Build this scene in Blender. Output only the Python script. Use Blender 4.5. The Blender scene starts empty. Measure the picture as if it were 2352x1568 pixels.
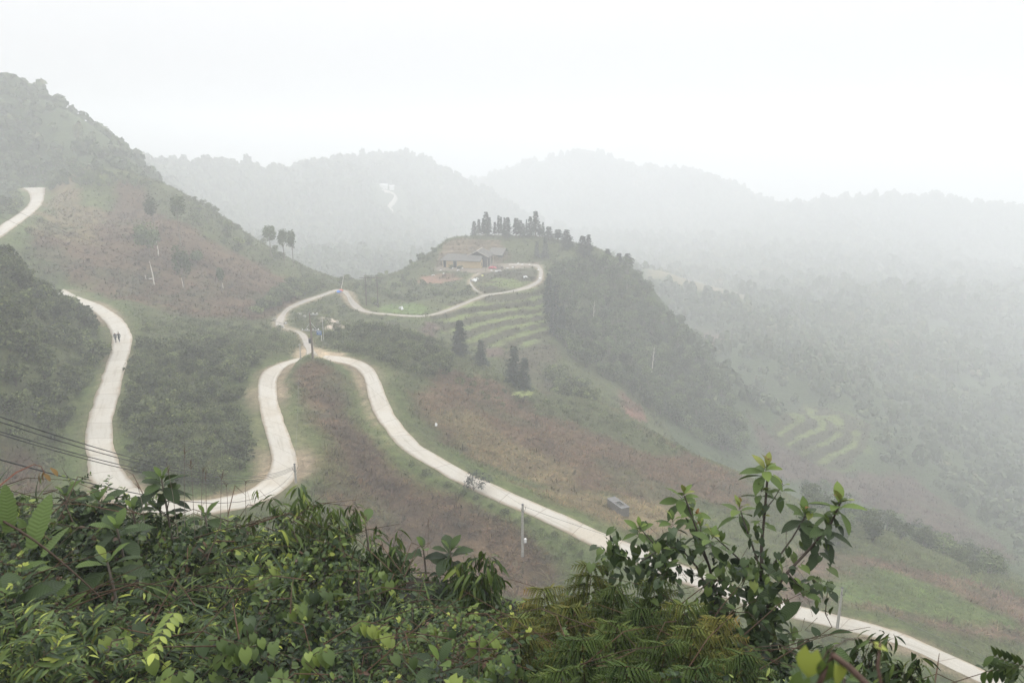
import bpy, math, random
import numpy as np
from mathutils import Vector
random.seed(11)
rng = np.random.default_rng(11)
SC = bpy.context.scene
COL = SC.collection
PI = math.pi
# ------------------------------------------------------------------ camera model, used once to survey the photograph into metres
W, H, LENS, PITCH = 2352.0, 1568.0, 26.0, math.radians(14.7)
F = W * LENS / 36.0
CP, SP = math.cos(PITCH), math.sin(PITCH)

def ray(u, v):
    x = (u - W / 2) / F
    y = -(v - H / 2) / F
    return np.array([x, CP + SP * y, -SP + CP * y])

def drop(u, v, d):
    """point on the sight line that lies d metres below the eye"""
    r = ray(u, v)
    return r * (-d / r[2])

def at(u, v, dist):
    """point on the sight line at a distance in metres"""
    r = ray(u, v)
    return r * (dist / np.linalg.norm(r))

# ------------------------------------------------------------------ small helpers
def vnoise(x, y, scale, seed=0):
    tab = np.random.default_rng(1000 + seed).random((256, 256))
    x = np.asarray(x) / scale + 1000.0
    y = np.asarray(y) / scale + 1000.0
    xi = np.floor(x).astype(int)
    yi = np.floor(y).astype(int)
    fx, fy = x - xi, y - yi
    fx = fx * fx * (3 - 2 * fx)
    fy = fy * fy * (3 - 2 * fy)
    a = tab[xi % 256, yi % 256]
    b = tab[(xi + 1) % 256, yi % 256]
    c = tab[xi % 256, (yi + 1) % 256]
    d = tab[(xi + 1) % 256, (yi + 1) % 256]
    return (a * (1 - fx) + b * fx) * (1 - fy) + (c * (1 - fx) + d * fx) * fy

def fbm(x, y, scale, seed=0, octv=4):
    s, amp, tot = 0, 1.0, 0
    for k in range(octv):
        s = s + amp * (vnoise(x, y, scale / 2 ** k, seed + 17 * k) - 0.5)
        tot += amp
        amp *= 0.5
    return s / tot * 2

def sstep(a, b, x):
    t = np.clip((x - a) / (b - a), 0, 1)
    return t * t * (3 - 2 * t)

def tag(o, label=None, cat=None, group=None, kind=None):
    if label: o['label'] = label
    if cat: o['category'] = cat
    if group: o['group'] = group
    if kind: o['kind'] = kind
    return o

def empty(name, loc, rz=0.0, label=None, cat=None, group=None):
    o = bpy.data.objects.new(name, None)
    COL.objects.link(o)
    o.location = loc
    o.rotation_euler = (0, 0, rz)
    o.empty_display_size = 0.2
    return tag(o, label, cat, group)

def link(name, me, parent=None):
    o = bpy.data.objects.new(name, me)
    COL.objects.link(o)
    if parent is not None: o.parent = parent
    return o

def npmesh(name, V, Fc, mat, tint=None, uv=None, smooth=False, mi=None):
    """mesh from arrays; Fc is (m,k) with one k"""
    me = bpy.data.meshes.new(name)
    V = np.asarray(V, dtype=np.float32)
    Fc = np.asarray(Fc, dtype=np.int32)
    m, k = Fc.shape
    me.vertices.add(len(V))
    me.vertices.foreach_set('co', V.ravel())
    me.loops.add(m * k)
    me.loops.foreach_set('vertex_index', Fc.ravel())
    me.polygons.add(m)
    me.polygons.foreach_set('loop_start', np.arange(0, m * k, k, dtype=np.int32))
    if smooth: me.polygons.foreach_set('use_smooth', np.ones(m, dtype=bool))
    for q in (mat if isinstance(mat, (list, tuple)) else [mat]): me.materials.append(q)
    if mi is not None: me.polygons.foreach_set('material_index', np.asarray(mi, dtype=np.int32))
    if tint is not None:
        tint = np.asarray(tint, dtype=np.float32)
        if tint.ndim == 1:
            a = me.attributes.new('tint', 'FLOAT', 'POINT')
            a.data.foreach_set('value', tint)
        else:
            a = me.attributes.new('cover', 'FLOAT_COLOR', 'POINT')
            a.data.foreach_set('color', np.hstack([tint, np.ones((len(tint), 1), np.float32)]).astype(np.float32).ravel())
    if uv is not None:
        l = me.uv_layers.new(name='UVMap')
        l.data.foreach_set('uv', np.asarray(uv, dtype=np.float32)[Fc.ravel()].ravel())
    me.update(calc_edges=True)
    return me

class MB:
    """collects boxes, tubes and faces, builds ONE mesh object"""
    def __init__(s): s.v, s.f, s.m = [], [], []
    def add(s, V, Fs, mi=0):
        b = len(s.v)
        s.v += [tuple(map(float, p)) for p in V]
        s.f += [tuple(int(i) + b for i in f) for f in Fs]
        s.m += [mi] * len(Fs)
        return s
    def box(s, c, d, rz=0.0, mi=0, taper=1.0):
        c = np.array(c, float); hx, hy, hz = d[0] / 2, d[1] / 2, d[2] / 2
        cs, sn = math.cos(rz), math.sin(rz)
        V = []
        for z, k in ((-hz, 1.0), (hz, taper)):
            for x, y in ((-hx, -hy), (hx, -hy), (hx, hy), (-hx, hy)):
                V.append(c + np.array([(x * cs - y * sn) * k, (x * sn + y * cs) * k, z]))
        return s.add(V, [(3, 2, 1, 0), (4, 5, 6, 7), (0, 1, 5, 4), (1, 2, 6, 5), (2, 3, 7, 6), (3, 0, 4, 7)], mi)
    def hexa(s, lo, hi, mi=0):
        """lo, hi: four corners each, counter-clockwise from above"""
        return s.add(list(lo) + list(hi), [(3, 2, 1, 0), (4, 5, 6, 7), (0, 1, 5, 4), (1, 2, 6, 5), (2, 3, 7, 6), (3, 0, 4, 7)], mi)
    def tube(s, pts, rad, n=6, mi=0, cap=True):
        pts = [np.array(p, float) for p in pts]
        rad = [rad] * len(pts) if np.isscalar(rad) else list(rad)
        V, Fs = [], []
        for i, p in enumerate(pts):
            d = pts[min(i + 1, len(pts) - 1)] - pts[max(i - 1, 0)]
            d = d / (np.linalg.norm(d) + 1e-9)
            a = np.cross(d, (0, 0, 1) if abs(d[2]) < 0.9 else (1, 0, 0)); a /= np.linalg.norm(a)
            b = np.cross(d, a)
            for k in range(n):
                t = 2 * PI * k / n
                V.append(p + rad[i] * (a * math.cos(t) + b * math.sin(t)))
        for i in range(len(pts) - 1):
            for k in range(n):
                k2 = (k + 1) % n
                Fs.append((i * n + k, i * n + k2, (i + 1) * n + k2, (i + 1) * n + k))
        if cap:
            Fs.append(tuple(range(n - 1, -1, -1))); Fs.append(tuple((len(pts) - 1) * n + k for k in range(n)))
        return s.add(V, Fs, mi)
    def build(s, name, mats, parent=None, smooth=False, loc=None):
        me = bpy.data.meshes.new(name)
        me.from_pydata(s.v, [], s.f)
        for q in (mats if isinstance(mats, (list, tuple)) else [mats]): me.materials.append(q)
        me.polygons.foreach_set('material_index', s.m)
        if smooth: me.polygons.foreach_set('use_smooth', [True] * len(s.f))
        me.update()
        o = link(name, me, parent)
        if loc is not None: o.location = loc
        return o

# ------------------------------------------------------------------ materials
def nt(name):
    m = bpy.data.materials.new(name); m.use_nodes = True
    n = m.node_tree.nodes; n.clear()
    return m, n, m.node_tree.links

def plain(name, col, rough=0.7, var=0.15, scale=3.0, metal=0.0, bump=0.0, spec=0.3):
    """mottled principled material in object space"""
    m, n, L = nt(name)
    out = n.new('ShaderNodeOutputMaterial'); p = n.new('ShaderNodeBsdfPrincipled')
    L.new(p.outputs[0], out.inputs[0])
    tc = n.new('ShaderNodeTexCoord'); no = n.new('ShaderNodeTexNoise')
    no.inputs['Scale'].default_value = scale; no.inputs['Detail'].default_value = 6; no.inputs['Roughness'].default_value = 0.65
    L.new(tc.outputs['Object'], no.inputs['Vector'])
    mr = n.new('ShaderNodeMapRange')
    mr.inputs['From Min'].default_value = 0.3; mr.inputs['From Max'].default_value = 0.7
    mr.inputs['To Min'].default_value = 1 - var; mr.inputs['To Max'].default_value = 1 + var
    L.new(no.outputs['Fac'], mr.inputs['Value'])
    mx = n.new('ShaderNodeMix'); mx.data_type = 'RGBA'; mx.blend_type = 'MULTIPLY'
    mx.inputs['Factor'].default_value = 1.0
    mx.inputs['A'].default_value = (*col, 1)
    L.new(mr.outputs[0], mx.inputs['B'])
    L.new(mx.outputs['Result'], p.inputs['Base Color'])
    p.inputs['Roughness'].default_value = rough; p.inputs['Metallic'].default_value = metal
    p.inputs['Specular IOR Level'].default_value = spec
    if bump:
        b = n.new('ShaderNodeBump'); b.inputs['Strength'].default_value = bump; b.inputs['Distance'].default_value = 0.05
        L.new(no.outputs['Fac'], b.inputs['Height']); L.new(b.outputs[0], p.inputs['Normal'])
    return m

def leafmat(name, stops, rough=0.5, trans=0.2, rnd=0.25, veins=False, spec=0.35):
    """colour from the leaf's own tint (species and age), a little per-plant variation, thin translucent blades"""
    m, n, L = nt(name)
    out = n.new('ShaderNodeOutputMaterial'); p = n.new('ShaderNodeBsdfPrincipled')
    at_ = n.new('ShaderNodeAttribute'); at_.attribute_name = 'tint'
    cr = n.new('ShaderNodeValToRGB')
    e = cr.color_ramp.elements
    while len(e) < len(stops): e.new(0.5)
    for el, (pos, c) in zip(e, stops): el.position = pos; el.color = (*c, 1)
    L.new(at_.outputs['Fac'], cr.inputs[0])
    oi = n.new('ShaderNodeObjectInfo')
    mr = n.new('ShaderNodeMapRange'); mr.inputs['To Min'].default_value = 1 - rnd; mr.inputs['To Max'].default_value = 1 + rnd
    L.new(oi.outputs['Random'], mr.inputs['Value'])
    mx = n.new('ShaderNodeMix'); mx.data_type = 'RGBA'; mx.blend_type = 'MULTIPLY'; mx.inputs['Factor'].default_value = 1
    L.new(cr.outputs[0], mx.inputs['A']); L.new(mr.outputs[0], mx.inputs['B'])
    colr = mx.outputs['Result']
    if veins:
        uv = n.new('ShaderNodeUVMap'); sx = n.new('ShaderNodeSeparateXYZ'); L.new(uv.outputs[0], sx.inputs[0])
        ab = n.new('ShaderNodeMath'); ab.operation = 'ABSOLUTE'; L.new(sx.outputs[0], ab.inputs[0])
        ma = n.new('ShaderNodeMath'); ma.operation = 'MULTIPLY_ADD'; ma.inputs[1].default_value = -0.22
        L.new(ab.outputs[0], ma.inputs[0]); L.new(sx.outputs[1], ma.inputs[2])
        sc = n.new('ShaderNodeMath'); sc.operation = 'MULTIPLY'; sc.inputs[1].default_value = 88.0; L.new(ma.outputs[0], sc.inputs[0])
        si = n.new('ShaderNodeMath'); si.operation = 'SINE'; L.new(sc.outputs[0], si.inputs[0])
        b = n.new('ShaderNodeBump'); b.inputs['Strength'].default_value = 0.35; b.inputs['Distance'].default_value = 0.003
        L.new(si.outputs[0], b.inputs['Height']); L.new(b.outputs[0], p.inputs['Normal'])
        g = n.new('ShaderNodeMapRange'); g.inputs['From Min'].default_value = -1; g.inputs['To Min'].default_value = 0.9; g.inputs['To Max'].default_value = 1.06
        L.new(si.outputs[0], g.inputs['Value'])
        m2 = n.new('ShaderNodeMix'); m2.data_type = 'RGBA'; m2.blend_type = 'MULTIPLY'; m2.inputs['Factor'].default_value = 1
        L.new(colr, m2.inputs['A']); L.new(g.outputs[0], m2.inputs['B']); colr = m2.outputs['Result']
    L.new(colr, p.inputs['Base Color'])
    p.inputs['Roughness'].default_value = rough; p.inputs['Specular IOR Level'].default_value = spec
    if trans > 0:
        t = n.new('ShaderNodeBsdfTranslucent'); L.new(colr, t.inputs['Color'])
        ms = n.new('ShaderNodeMixShader'); ms.inputs[0].default_value = trans
        L.new(p.outputs[0], ms.inputs[1]); L.new(t.outputs[0], ms.inputs[2]); L.new(ms.outputs[0], out.inputs[0])
    else:
        L.new(p.outputs[0], out.inputs[0])
    return m
# ------------------------------------------------------------------ surveyed roads: (u,v) of one edge, (u,v) of the other, metres below the eye
ROAD = np.array([(130,676,146,664,30.4),(165,690,176,679.6,30.5),(208.7,709.7,234,700,30.5),(245,742.6,278,730,30.5),(256,766,300,757,30.6),(258,785,304,782,30.8),(252.6,812,298,810,31),(234,867,283,862,31.4),(219.7,911,272,910,31.8),(205,955,259.5,953,32.2),(197.7,985,257,985,32.4),(196.5,1032,261,1028,32.6),(204,1087,280,1080,32.8),(222,1128,310,1114,33),(262,1160,345,1137,33.2),(330,1182,395,1147,33.4),(400,1187,440,1150,33.6),(470,1184,490,1146,33.9),(540,1172,540,1137,34.2),(590,1158,580,1124,34.5),(637,1138,603,1103,34.8),(667,1115,620,1082,35),(683,1088,625,1055,35.2),(684,1060,620,1027,35.3),(674,1025,612,1000,35.3),(661,990,604,972,35.3),(645,947,595,934,35.2),(636,910,591,893,35),(635,878,594,867,34.8),(638,862,607,848.5,34.6),(649,847,637,834.5,34.6),(673,832,683,822,34.7),(705,826,712,817,34.9),(735,826,735,815,35.1),(762,829,778,816,35.4),(798,835.5,821,824,35.8),(821,845,847,836,36.2),(838,868,867,858,36.7),(844,905,879,890,37.2),(857,944,891,922,37.7),(871,967,907,953,38),(890,994,933,991,38.4),(917,1027,969,1026,38.9),(953,1050,1000,1043,39.3),(993,1073,1034,1061,39.7),(1033.6,1098,1073,1087,40.2),(1094,1127,1116,1103,40.8),(1155,1156,1180,1133.6,41.4),(1216,1179,1247,1161,42),(1277,1208,1307,1188,42.6),(1338,1241.6,1360,1212,43.2),(1383,1261,1410,1234,43.6),(1450,1290,1480,1262,44.3),(1550,1330,1580,1300,45.2),(1660,1370,1690,1345,46.2),(1776,1408,1795,1382.6,47.2),(1840,1425.5,1862,1396,47.8),(1910,1440,1935,1413,48.4),(1990,1459,2018,1435,49),(2035,1473,2084,1457.6,49.5),(2110,1496,2151,1487,50),(2151,1520.5,2200,1510,50.4),(2200,1548,2260,1538,50.8),(2250,1572,2320,1568,51.2),(2330,1612,2410,1612,52),(2450,1680,2540,1670,53)], float)
UPPER = np.array([(-120,595,-80,597,22),(-60,560,-22,561,20.5),(-18,530,19,531,19),(12,510,48,510,18.3),(40,492,74,491,17.7),(62,474,93,473,17.1),(70,459,101,457,16.2),(68,446,103,445,15.1),(60,437,103,437,14.2),(50,431,104,430.5,13.6)], float)
TRACK = np.array([(698,818,735,815,35),(700,805,722,800,35.3),(691,780,711,781,36),(684,770,706,768,36.4),(676,760,695,762,36.8),(650,752,672,759,37.6),(630,748,652,754,38),(627,738,655,741,38.1),(634,728,658,728,38.1),(645,716,662,717,38),(661,702,676,706,37.8),(697,688,705,694,37.5),(742,674,748,679,37.1),(764,664,775,668,36.9),(781,661,790,669,36.8),(800,668,795,676,37.3),(806,684,800,690,38.4),(817,697,806,703,39.6),(835,710,818,716,40.6),(862,717,855,722,41.3),(896,720,896,724,41.9),(961,725,961,729.5,42.4),(1000,719,1004,724,42.4),(1033,708,1037,713,42),(1076,690,1080,694,41.4),(1112,675,1117,679,41),(1150,671,1152,675,40.7),(1175,667,1178,671.5,40.5),(1215,655,1221,662,40),(1234,643,1246,646,39.5),(1238,625,1250,625,38.7),(1230,612,1240,607,38.3),(1208,609,1209,604,38),(1169,611,1168,605,38)], float)
FOOT = np.array([(1110,676,1117,678,41),(1092,669,1096,667,40.5),(1079,655,1083,652,39.6),(1077,645,1081,643,39),(1084,636,1088,635,38.6),(1098,629,1099,626,38.2)], float)

def smooth_line(P, it=2):
    P = P.copy()
    for _ in range(it):
        P[1:-1] = 0.25 * P[:-2] + 0.5 * P[1:-1] + 0.25 * P[2:]
    return P

def edges3d(T, step=0.8, narrow=1.0):
    P = np.array([drop(a, b, d) for a, b, _, _, d in T])
    Q = np.array([drop(c, e, d) for _, _, c, e, d in T])
    M = (P + Q) / 2
    s = np.r_[0, np.cumsum(np.linalg.norm(np.diff(M, axis=0), axis=1))]
    t = np.arange(0, s[-1], step)
    rs = lambda A: np.stack([np.interp(t, s, A[:, k]) for k in range(3)], 1)
    P, Q = smooth_line(rs(P), 8), smooth_line(rs(Q), 8); M = (P + Q) / 2
    return M + (P - M) * narrow, M + (Q - M) * narrow, t

LANES = [('road',) + edges3d(ROAD), ('road',) + edges3d(UPPER), ('path',) + edges3d(TRACK, 0.8, 0.78), ('path',) + edges3d(FOOT, 0.5, 0.7)]

# ------------------------------------------------------------------ the survey of the hillsides (u, v, metres below the eye)
S = [ # spur with bushes on the left, and what lies behind it
(0,1050,31.5),(60,1080,32.2),(120,1110,32.8),(0,950,28),(100,950,30.8),(0,800,22.5),(100,800,27),(170,900,31.4),(0,700,19.5),(100,700,25.5),(165,730,29.6),(190,800,30.6),(0,600,16),(60,640,19.5),(-150,700,15),(-150,900,24),(-150,1050,30),(-300,800,18),
# the brown hill on the left and its skyline
(300,690,30.6),(350,600,27),(300,500,21),(200,450,15),(200,400,9),(430,510,20.6),(425,466,17.2),(130,520,20.5),(60,550,21),(540,520,26.3),(640,585,33),(700,622,36),(500,600,29),(500,700,35),(400,720,34),(600,680,36),(650,650,36),(740,652,36.6),(100,420,12.5),(400,640,30.5),
# thicket inside the loop
(350,800,32.3),(450,850,33),(400,950,32.5),(500,950,33.7),(550,900,34.6),(300,900,31.8),(450,1050,33.2),(400,1120,33),(550,1090,34.2),(600,800,35),(500,770,34.4),(650,790,35.2),(380,740,33),
# nose between the two limbs of road
(750,900,35.6),(800,950,37),(720,1000,34.9),(710,1080,34.8),(720,860,34.7),(800,1080,37),(900,1080,39),(850,1180,38),(1000,1180,41),(1100,1200,41.6),(950,1280,40.5),(1100,1290,43),(1200,1275,43.6),(1300,1290,43.8),(1200,1350,44.6),(700,1180,34.5),(800,1300,38),(1400,1330,45),(1000,1130,40.4),(880,1020,38.2),
# knoll right of the junction
(850,770,36),(900,800,36.6),(950,830,37.3),(1000,800,39),(900,752,35.7),(1030,790,39.7),(800,770,35.4),(800,742,36.5),(960,772,37.8),(1040,812,41),
# saddle, bowl and terraces below the farmhouse
(860,690,40.3),(930,705,41.6),(1000,700,41.4),(850,735,42.4),(930,745,43),(1000,745,43.4),(1050,770,45),(1090,800,46.8),(1140,810,47.6),(1150,740,45),(1200,720,44),(1250,700,43.2),(1250,760,47.5),(1200,790,48.6),(1250,830,51),(1200,850,50),(1300,880,52.5),(1250,905,52),(1060,812,46.8),(1000,640,39.8),(950,655,40.8),(1130,640,39.4),(1200,635,39.2),(1000,618,38),(1120,616,38),(1060,614,38),(900,660,41),(860,640,43),(800,645,42),
# hill behind the farmhouse
(920,640,40.5),(970,590,36.5),(1020,550,31.8),(1060,545,31.5),(1150,548,31.5),(1250,550,31.5),(1300,580,34),(1400,608,37.5),(1460,628,40.5),(1080,575,34.6),(1180,585,35.6),(1250,600,37.6),(1300,630,39.6),
# wooded flank right of it
(1500,700,50),(1560,765,58),(1620,835,66),(1690,930,76),(1710,1010,82),(1300,700,45),(1350,800,53),(1400,750,52),(1450,850,60),(1500,800,60),(1550,900,66.5),(1600,960,73),(1650,1030,78),(1290,820,51),(1380,870,57),
# brown slope right of the road
(1060,850,40.6),(1110,850,43),(1160,890,44.6),(950,930,38.4),(1000,870,39.6),(1100,950,42.2),(1100,1050,42.4),(1200,1000,44.2),(1200,1100,44),(1210,930,46),(1300,950,48),(1300,1050,46.6),(1400,1000,50.6),(1400,1100,47.8),(1500,1050,51.6),(1600,1090,53.4),(1340,915,50),(1450,965,53),(1550,1025,54.2),(1640,1065,55.2),(1720,1100,56.6),(1420,1160,46.8),(1600,1180,50),(1700,1150,53),(1800,1220,54.6),(1540,1240,46.6),(1700,1300,48.5),
# ground on the near side of the lowest road
(1700,1405,47.4),(1780,1440,48.3),(1900,1472,49.4),(2000,1500,50.4),(2100,1535,51.3),(2200,1572,52.2),
# green spur
(1870,1275,55),(2000,1300,57),(2100,1320,58.6),(2250,1350,60.6),(2352,1382,62),(2000,1380,51.5),(2200,1400,54.3),(2200,1460,52.4),(2352,1500,53.8),(2352,1430,57),(2500,1450,62),
# gully and valley fields
(1750,1110,85),(1780,1000,85),(1880,1000,88),(1850,955,86),(1950,960,90),(1950,1080,93),(2050,1100,96),(2200,1200,100),(2300,1260,100),(1900,1190,74),(2100,1250,80),(2200,1285,82),(2352,1335,84),(1960,1020,91),
# wood on the far side of the valley
(1850,870,85),(2000,900,95),(2100,1000,104),(2250,1100,113),(2352,1200,116),(2352,1000,125),(2200,900,115),(2000,800,101),(2200,780,115),(2352,850,130),(1700,795,88),(1640,780,85),(1800,760,95),(1900,720,97),(2100,700,106),(2352,720,122),(1500,628,70),(1600,654,78),(1720,695,86),(1600,705,80),(1700,745,84),(2550,900,135),
# far hills, layer on layer
(1400,560,116),(1500,500,102),(1700,560,112),(1800,620,112),(2000,640,118),(2200,620,128),(2352,600,140),
(500,450,50),(600,500,66),(700,520,74),(800,500,70),(900,540,84),(750,600,76),(850,610,78),(950,530,86),
(960,440,62),(1050,480,86),(1200,520,108),(1250,480,100),
(1350,430,68),(1500,450,84),
(2000,540,132),(2200,540,138),(2500,500,132),
]
# crests near or above the horizon: (u, v, distance)
S2 = [(317,408,285),(286,383,283),(371,420,278),(160,340,325),(215,368,305),(100,262,350),(40,212,370),(0,188,385),(-150,160,400),(30,400,335),
(250,352,620),(300,385,700),(350,394,820),(460,386,830),(560,386,820),(620,425,810),(690,436,810),(770,416,830),(850,424,850),
(870,388,1060),(950,372,1060),(1010,402,1050),(1100,448,1040),(1160,466,1030),
(1180,448,1240),(1250,376,1260),(1330,356,1260),(1450,392,1240),(1600,408,1220),(1690,448,1200),(1760,478,1180),
(1790,480,1220),(1900,470,1220),(2000,476,1220),(2130,462,1220),(2250,486,1220),(2352,496,1220)]
pts = [drop(*s) for s in S] + [at(*s) for s in S2]
# points the photograph does not show: the bank under the camera, the far sides of crests, valley floors
pts += [np.array(p, float) for p in [
(0,-12,2.5),(-14,-12,3),(14,-12,2),(0,-3,-1.5),(-8,-3,-1.5),(8,-3,-1.8),(0,0,-1.7),(0,2.6,-3.2),(-5,2.6,-3.0),(5,2.6,-3.6),(-6,5,-4.5),(0,5,-4.7),(5,5,-5.6),
(-9,8.2,-4.9),(-4,8.2,-5.0),(0,8,-5.4),(5,7.6,-7.4),(10,7.6,-9.0),(-15,8,-4.9),(-8,14,-9),(0,14,-10.5),(10,14,-14),(-14,25,-17),(0,25,-18.6),(14,25,-20.5),(-20,42,-26),(0,42,-30),(24,42,-34.5),(-25,56,-31),(0,56,-38),(14,58,-40),(34,60,-47.5),(45,42,-39),(30,25,-22),(-40,30,-20),(-60,45,-24),(-70,70,-26),(75,62,-58),(-30,14,-8),(30,10,-13),(60,30,-30),
(-130,60,-8),(-160,100,-2),(-190,160,4),(-230,240,10),(-130,290,-26),(-60,330,-72),(0,340,-70),(-120,380,-74),(-40,420,-85),(60,380,-102),(40,300,-62),(90,340,-98),(-200,420,-48),(-250,600,-60),(-60,1100,-112),(150,520,-100),(300,620,-118),(420,640,-125),(800,1900,-210),(0,2000,-170),(-350,1500,-130),(1300,1900,-220),(700,700,-120),(500,500,-130),(330,380,-128),(300,250,-112),(240,180,-95),(200,120,-80),(160,70,-66),
(120,180,-98),(105,150,-90),(150,130,-88),(52,147,-77),(62,165,-84),(95,165,-90),(110,175,-95),(78,255,-84),(95,250,-94),(-60,262,-50),(-75,282,-54),(-40,262,-52),(40,1500,-150),(250,1550,-170),(-40,900,-112)]]
for _, P, Q, t in LANES:
    M = (P + Q) / 2
    k = max(1, int(9.0 / max(t[1], 0.1)))
    pts += list(M[::k])
C = np.array(pts)
kx, ky = C[:, 0] / 100, C[:, 1] / 100
def tk(r2): return 0.5 * r2 * np.log(r2 + 1e-12)
n_ = len(C)
A_ = np.zeros((n_ + 3, n_ + 3))
A_[:n_, :n_] = tk((kx[:, None] - kx) ** 2 + (ky[:, None] - ky) ** 2)
dist_c = np.hypot(C[:, 0], C[:, 1])
A_[np.arange(n_), np.arange(n_)] += np.clip(dist_c / 100, 0.05, 8) ** 2 * 0.0003
A_[:n_, n_:] = np.stack([np.ones(n_), kx, ky], 1)
A_[n_:, :n_] = A_[:n_, n_:].T
w_ = np.linalg.solve(A_, np.r_[C[:, 2], 0, 0, 0])
def tps(x, y):
    x, y = np.ravel(x) / 100, np.ravel(y) / 100
    o = np.empty(len(x))
    for i in range(0, len(x), 20000):
        a, b = x[i:i + 20000], y[i:i + 20000]
        o[i:i + 20000] = tk((a[:, None] - kx) ** 2 + (b[:, None] - ky) ** 2) @ w_[:n_] + w_[n_] + w_[n_ + 1] * a + w_[n_ + 2] * b
    return o

def axis(lo, a, b, hi, d, g):
    c = list(np.arange(a, b, d)); s = d; x = c[-1]
    while x < hi: s = min(s * g, 14); x += s; c.append(x)
    s = d; x = a; l = []
    while x > lo: s = min(s * g, 14); x -= s; l.append(x)
    return np.array(l[::-1] + c)
GX = axis(-820, -165, 190, 1500, 0.95, 1.06)
GY = axis(-14, -10, 285, 2040, 0.95, 1.05)
XX, YY = np.meshgrid(GX, GY)
ZZ = tps(XX, YY).reshape(XX.shape)
RR = np.hypot(XX, YY)
ZZ = np.where(ZZ > 44, 44 + 6 * np.tanh((ZZ - 44) / 6), ZZ)      # no summit higher than the mist reaches
# natural roughness: metres far away, decimetres close by
ZZ += fbm(XX, YY, 14, 3) * 0.55 * sstep(12, 60, RR) + fbm(XX, YY, 60, 5, 5) * 5.0 * sstep(300, 520, RR) + fbm(XX, YY, 4, 9, 3) * 0.16

def hz(x, y, Z=None):
    Z = ZZ if Z is None else Z
    x = np.clip(np.asarray(x, float), GX[0], GX[-1] - 1e-3); y = np.clip(np.asarray(y, float), GY[0], GY[-1] - 1e-3)
    i = np.clip(np.searchsorted(GX, x, 'right') - 1, 0, len(GX) - 2); j = np.clip(np.searchsorted(GY, y, 'right') - 1, 0, len(GY) - 2)
    fx = (x - GX[i]) / (GX[i + 1] - GX[i]); fy = (y - GY[j]) / (GY[j + 1] - GY[j])
    return (Z[j, i] * (1 - fx) + Z[j, i + 1] * fx) * (1 - fy) + (Z[j + 1, i] * (1 - fx) + Z[j + 1, i + 1] * fx) * fy

def hit(u, v, near=25.0, far=1500.0):
    """where the sight line meets the ground"""
    r = ray(u, v); k = near * 1.006 ** np.arange(int(math.log(far / near) / math.log(1.006)))
    x, y, z = r[0] * k, r[1] * k, r[2] * k
    b = z < hz(x, y)
    i = int(np.argmax(b)) if b.any() else len(k) - 1
    a, c = k[max(i - 1, 0)], k[i]
    for _ in range(18):
        m = (a + c) / 2
        if r[2] * m < hz(r[0] * m, r[1] * m): c = m
        else: a = m
    return r * c

def ground(x, y): return np.array([x, y, float(hz(x, y))])

def in_poly(x, y, P):
    c = np.zeros(np.shape(x), bool); P = np.asarray(P)
    for (x1, y1), (x2, y2) in zip(P, np.roll(P, -1, 0)):
        s = ((y1 > y) != (y2 > y)) & (x < (x2 - x1) * (y - y1) / (y2 - y1 + 1e-12) + x1)
        c ^= s
    return c

def poly_d(x, y, P):
    """signed distance, positive inside"""
    d = np.full(np.shape(x), 1e9); P = np.asarray(P)
    for a, b in zip(P, np.roll(P, -1, 0)):
        e = b - a
        t = np.clip(((x - a[0]) * e[0] + (y - a[1]) * e[1]) / (e @ e + 1e-12), 0, 1)
        d = np.minimum(d, np.hypot(x - a[0] - t * e[0], y - a[1] - t * e[1]))
    return np.where(in_poly(x, y, P), d, -d)

def px_poly(L, d=None):
    """outline on the ground (x, y): every corner is either met by a sight line or given with its depth"""
    return np.array([(drop(*q) if len(q) == 3 else hit(*q))[:2] for q in L])

def lane_dist(x, y, P, Q):
    """distance to a lane's centre line, its half width and its height there"""
    M = (P + Q) / 2; hw = np.linalg.norm((P - Q)[:, :2], axis=1) / 2
    sh = np.shape(x); x = np.ravel(x); y = np.ravel(y)
    D_ = np.full(len(x), 1e9); Zr = np.zeros(len(x)); Hw = np.zeros(len(x))
    box = (x > M[:, 0].min() - 14) & (x < M[:, 0].max() + 14) & (y > M[:, 1].min() - 14) & (y < M[:, 1].max() + 14)
    ii = np.where(box)[0]
    for i in range(0, len(ii), 30000):
        q = ii[i:i + 30000]
        best = np.full(len(q), 1e9); bz = np.zeros(len(q)); bh = np.zeros(len(q))
        for k in range(len(M) - 1):
            e = M[k + 1, :2] - M[k, :2]
            near = np.where((np.abs(x[q] - M[k, 0]) < 14) & (np.abs(y[q] - M[k, 1]) < 14))[0]
            if not len(near): continue
            px, py = x[q][near], y[q][near]
            t = np.clip(((px - M[k, 0]) * e[0] + (py - M[k, 1]) * e[1]) / (e @ e + 1e-12), 0, 1)
            d = np.hypot(px - M[k, 0] - t * e[0], py - M[k, 1] - t * e[1])
            u = d < best[near]; w = near[u]
            best[w] = d[u]; bz[w] = (M[k, 2] + t * (M[k + 1, 2] - M[k, 2]))[u]; bh[w] = hw[k]
        D_[q] = best; Zr[q] = bz; Hw[q] = bh
    return D_.reshape(sh), Hw.reshape(sh), Zr.reshape(sh)

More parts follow.
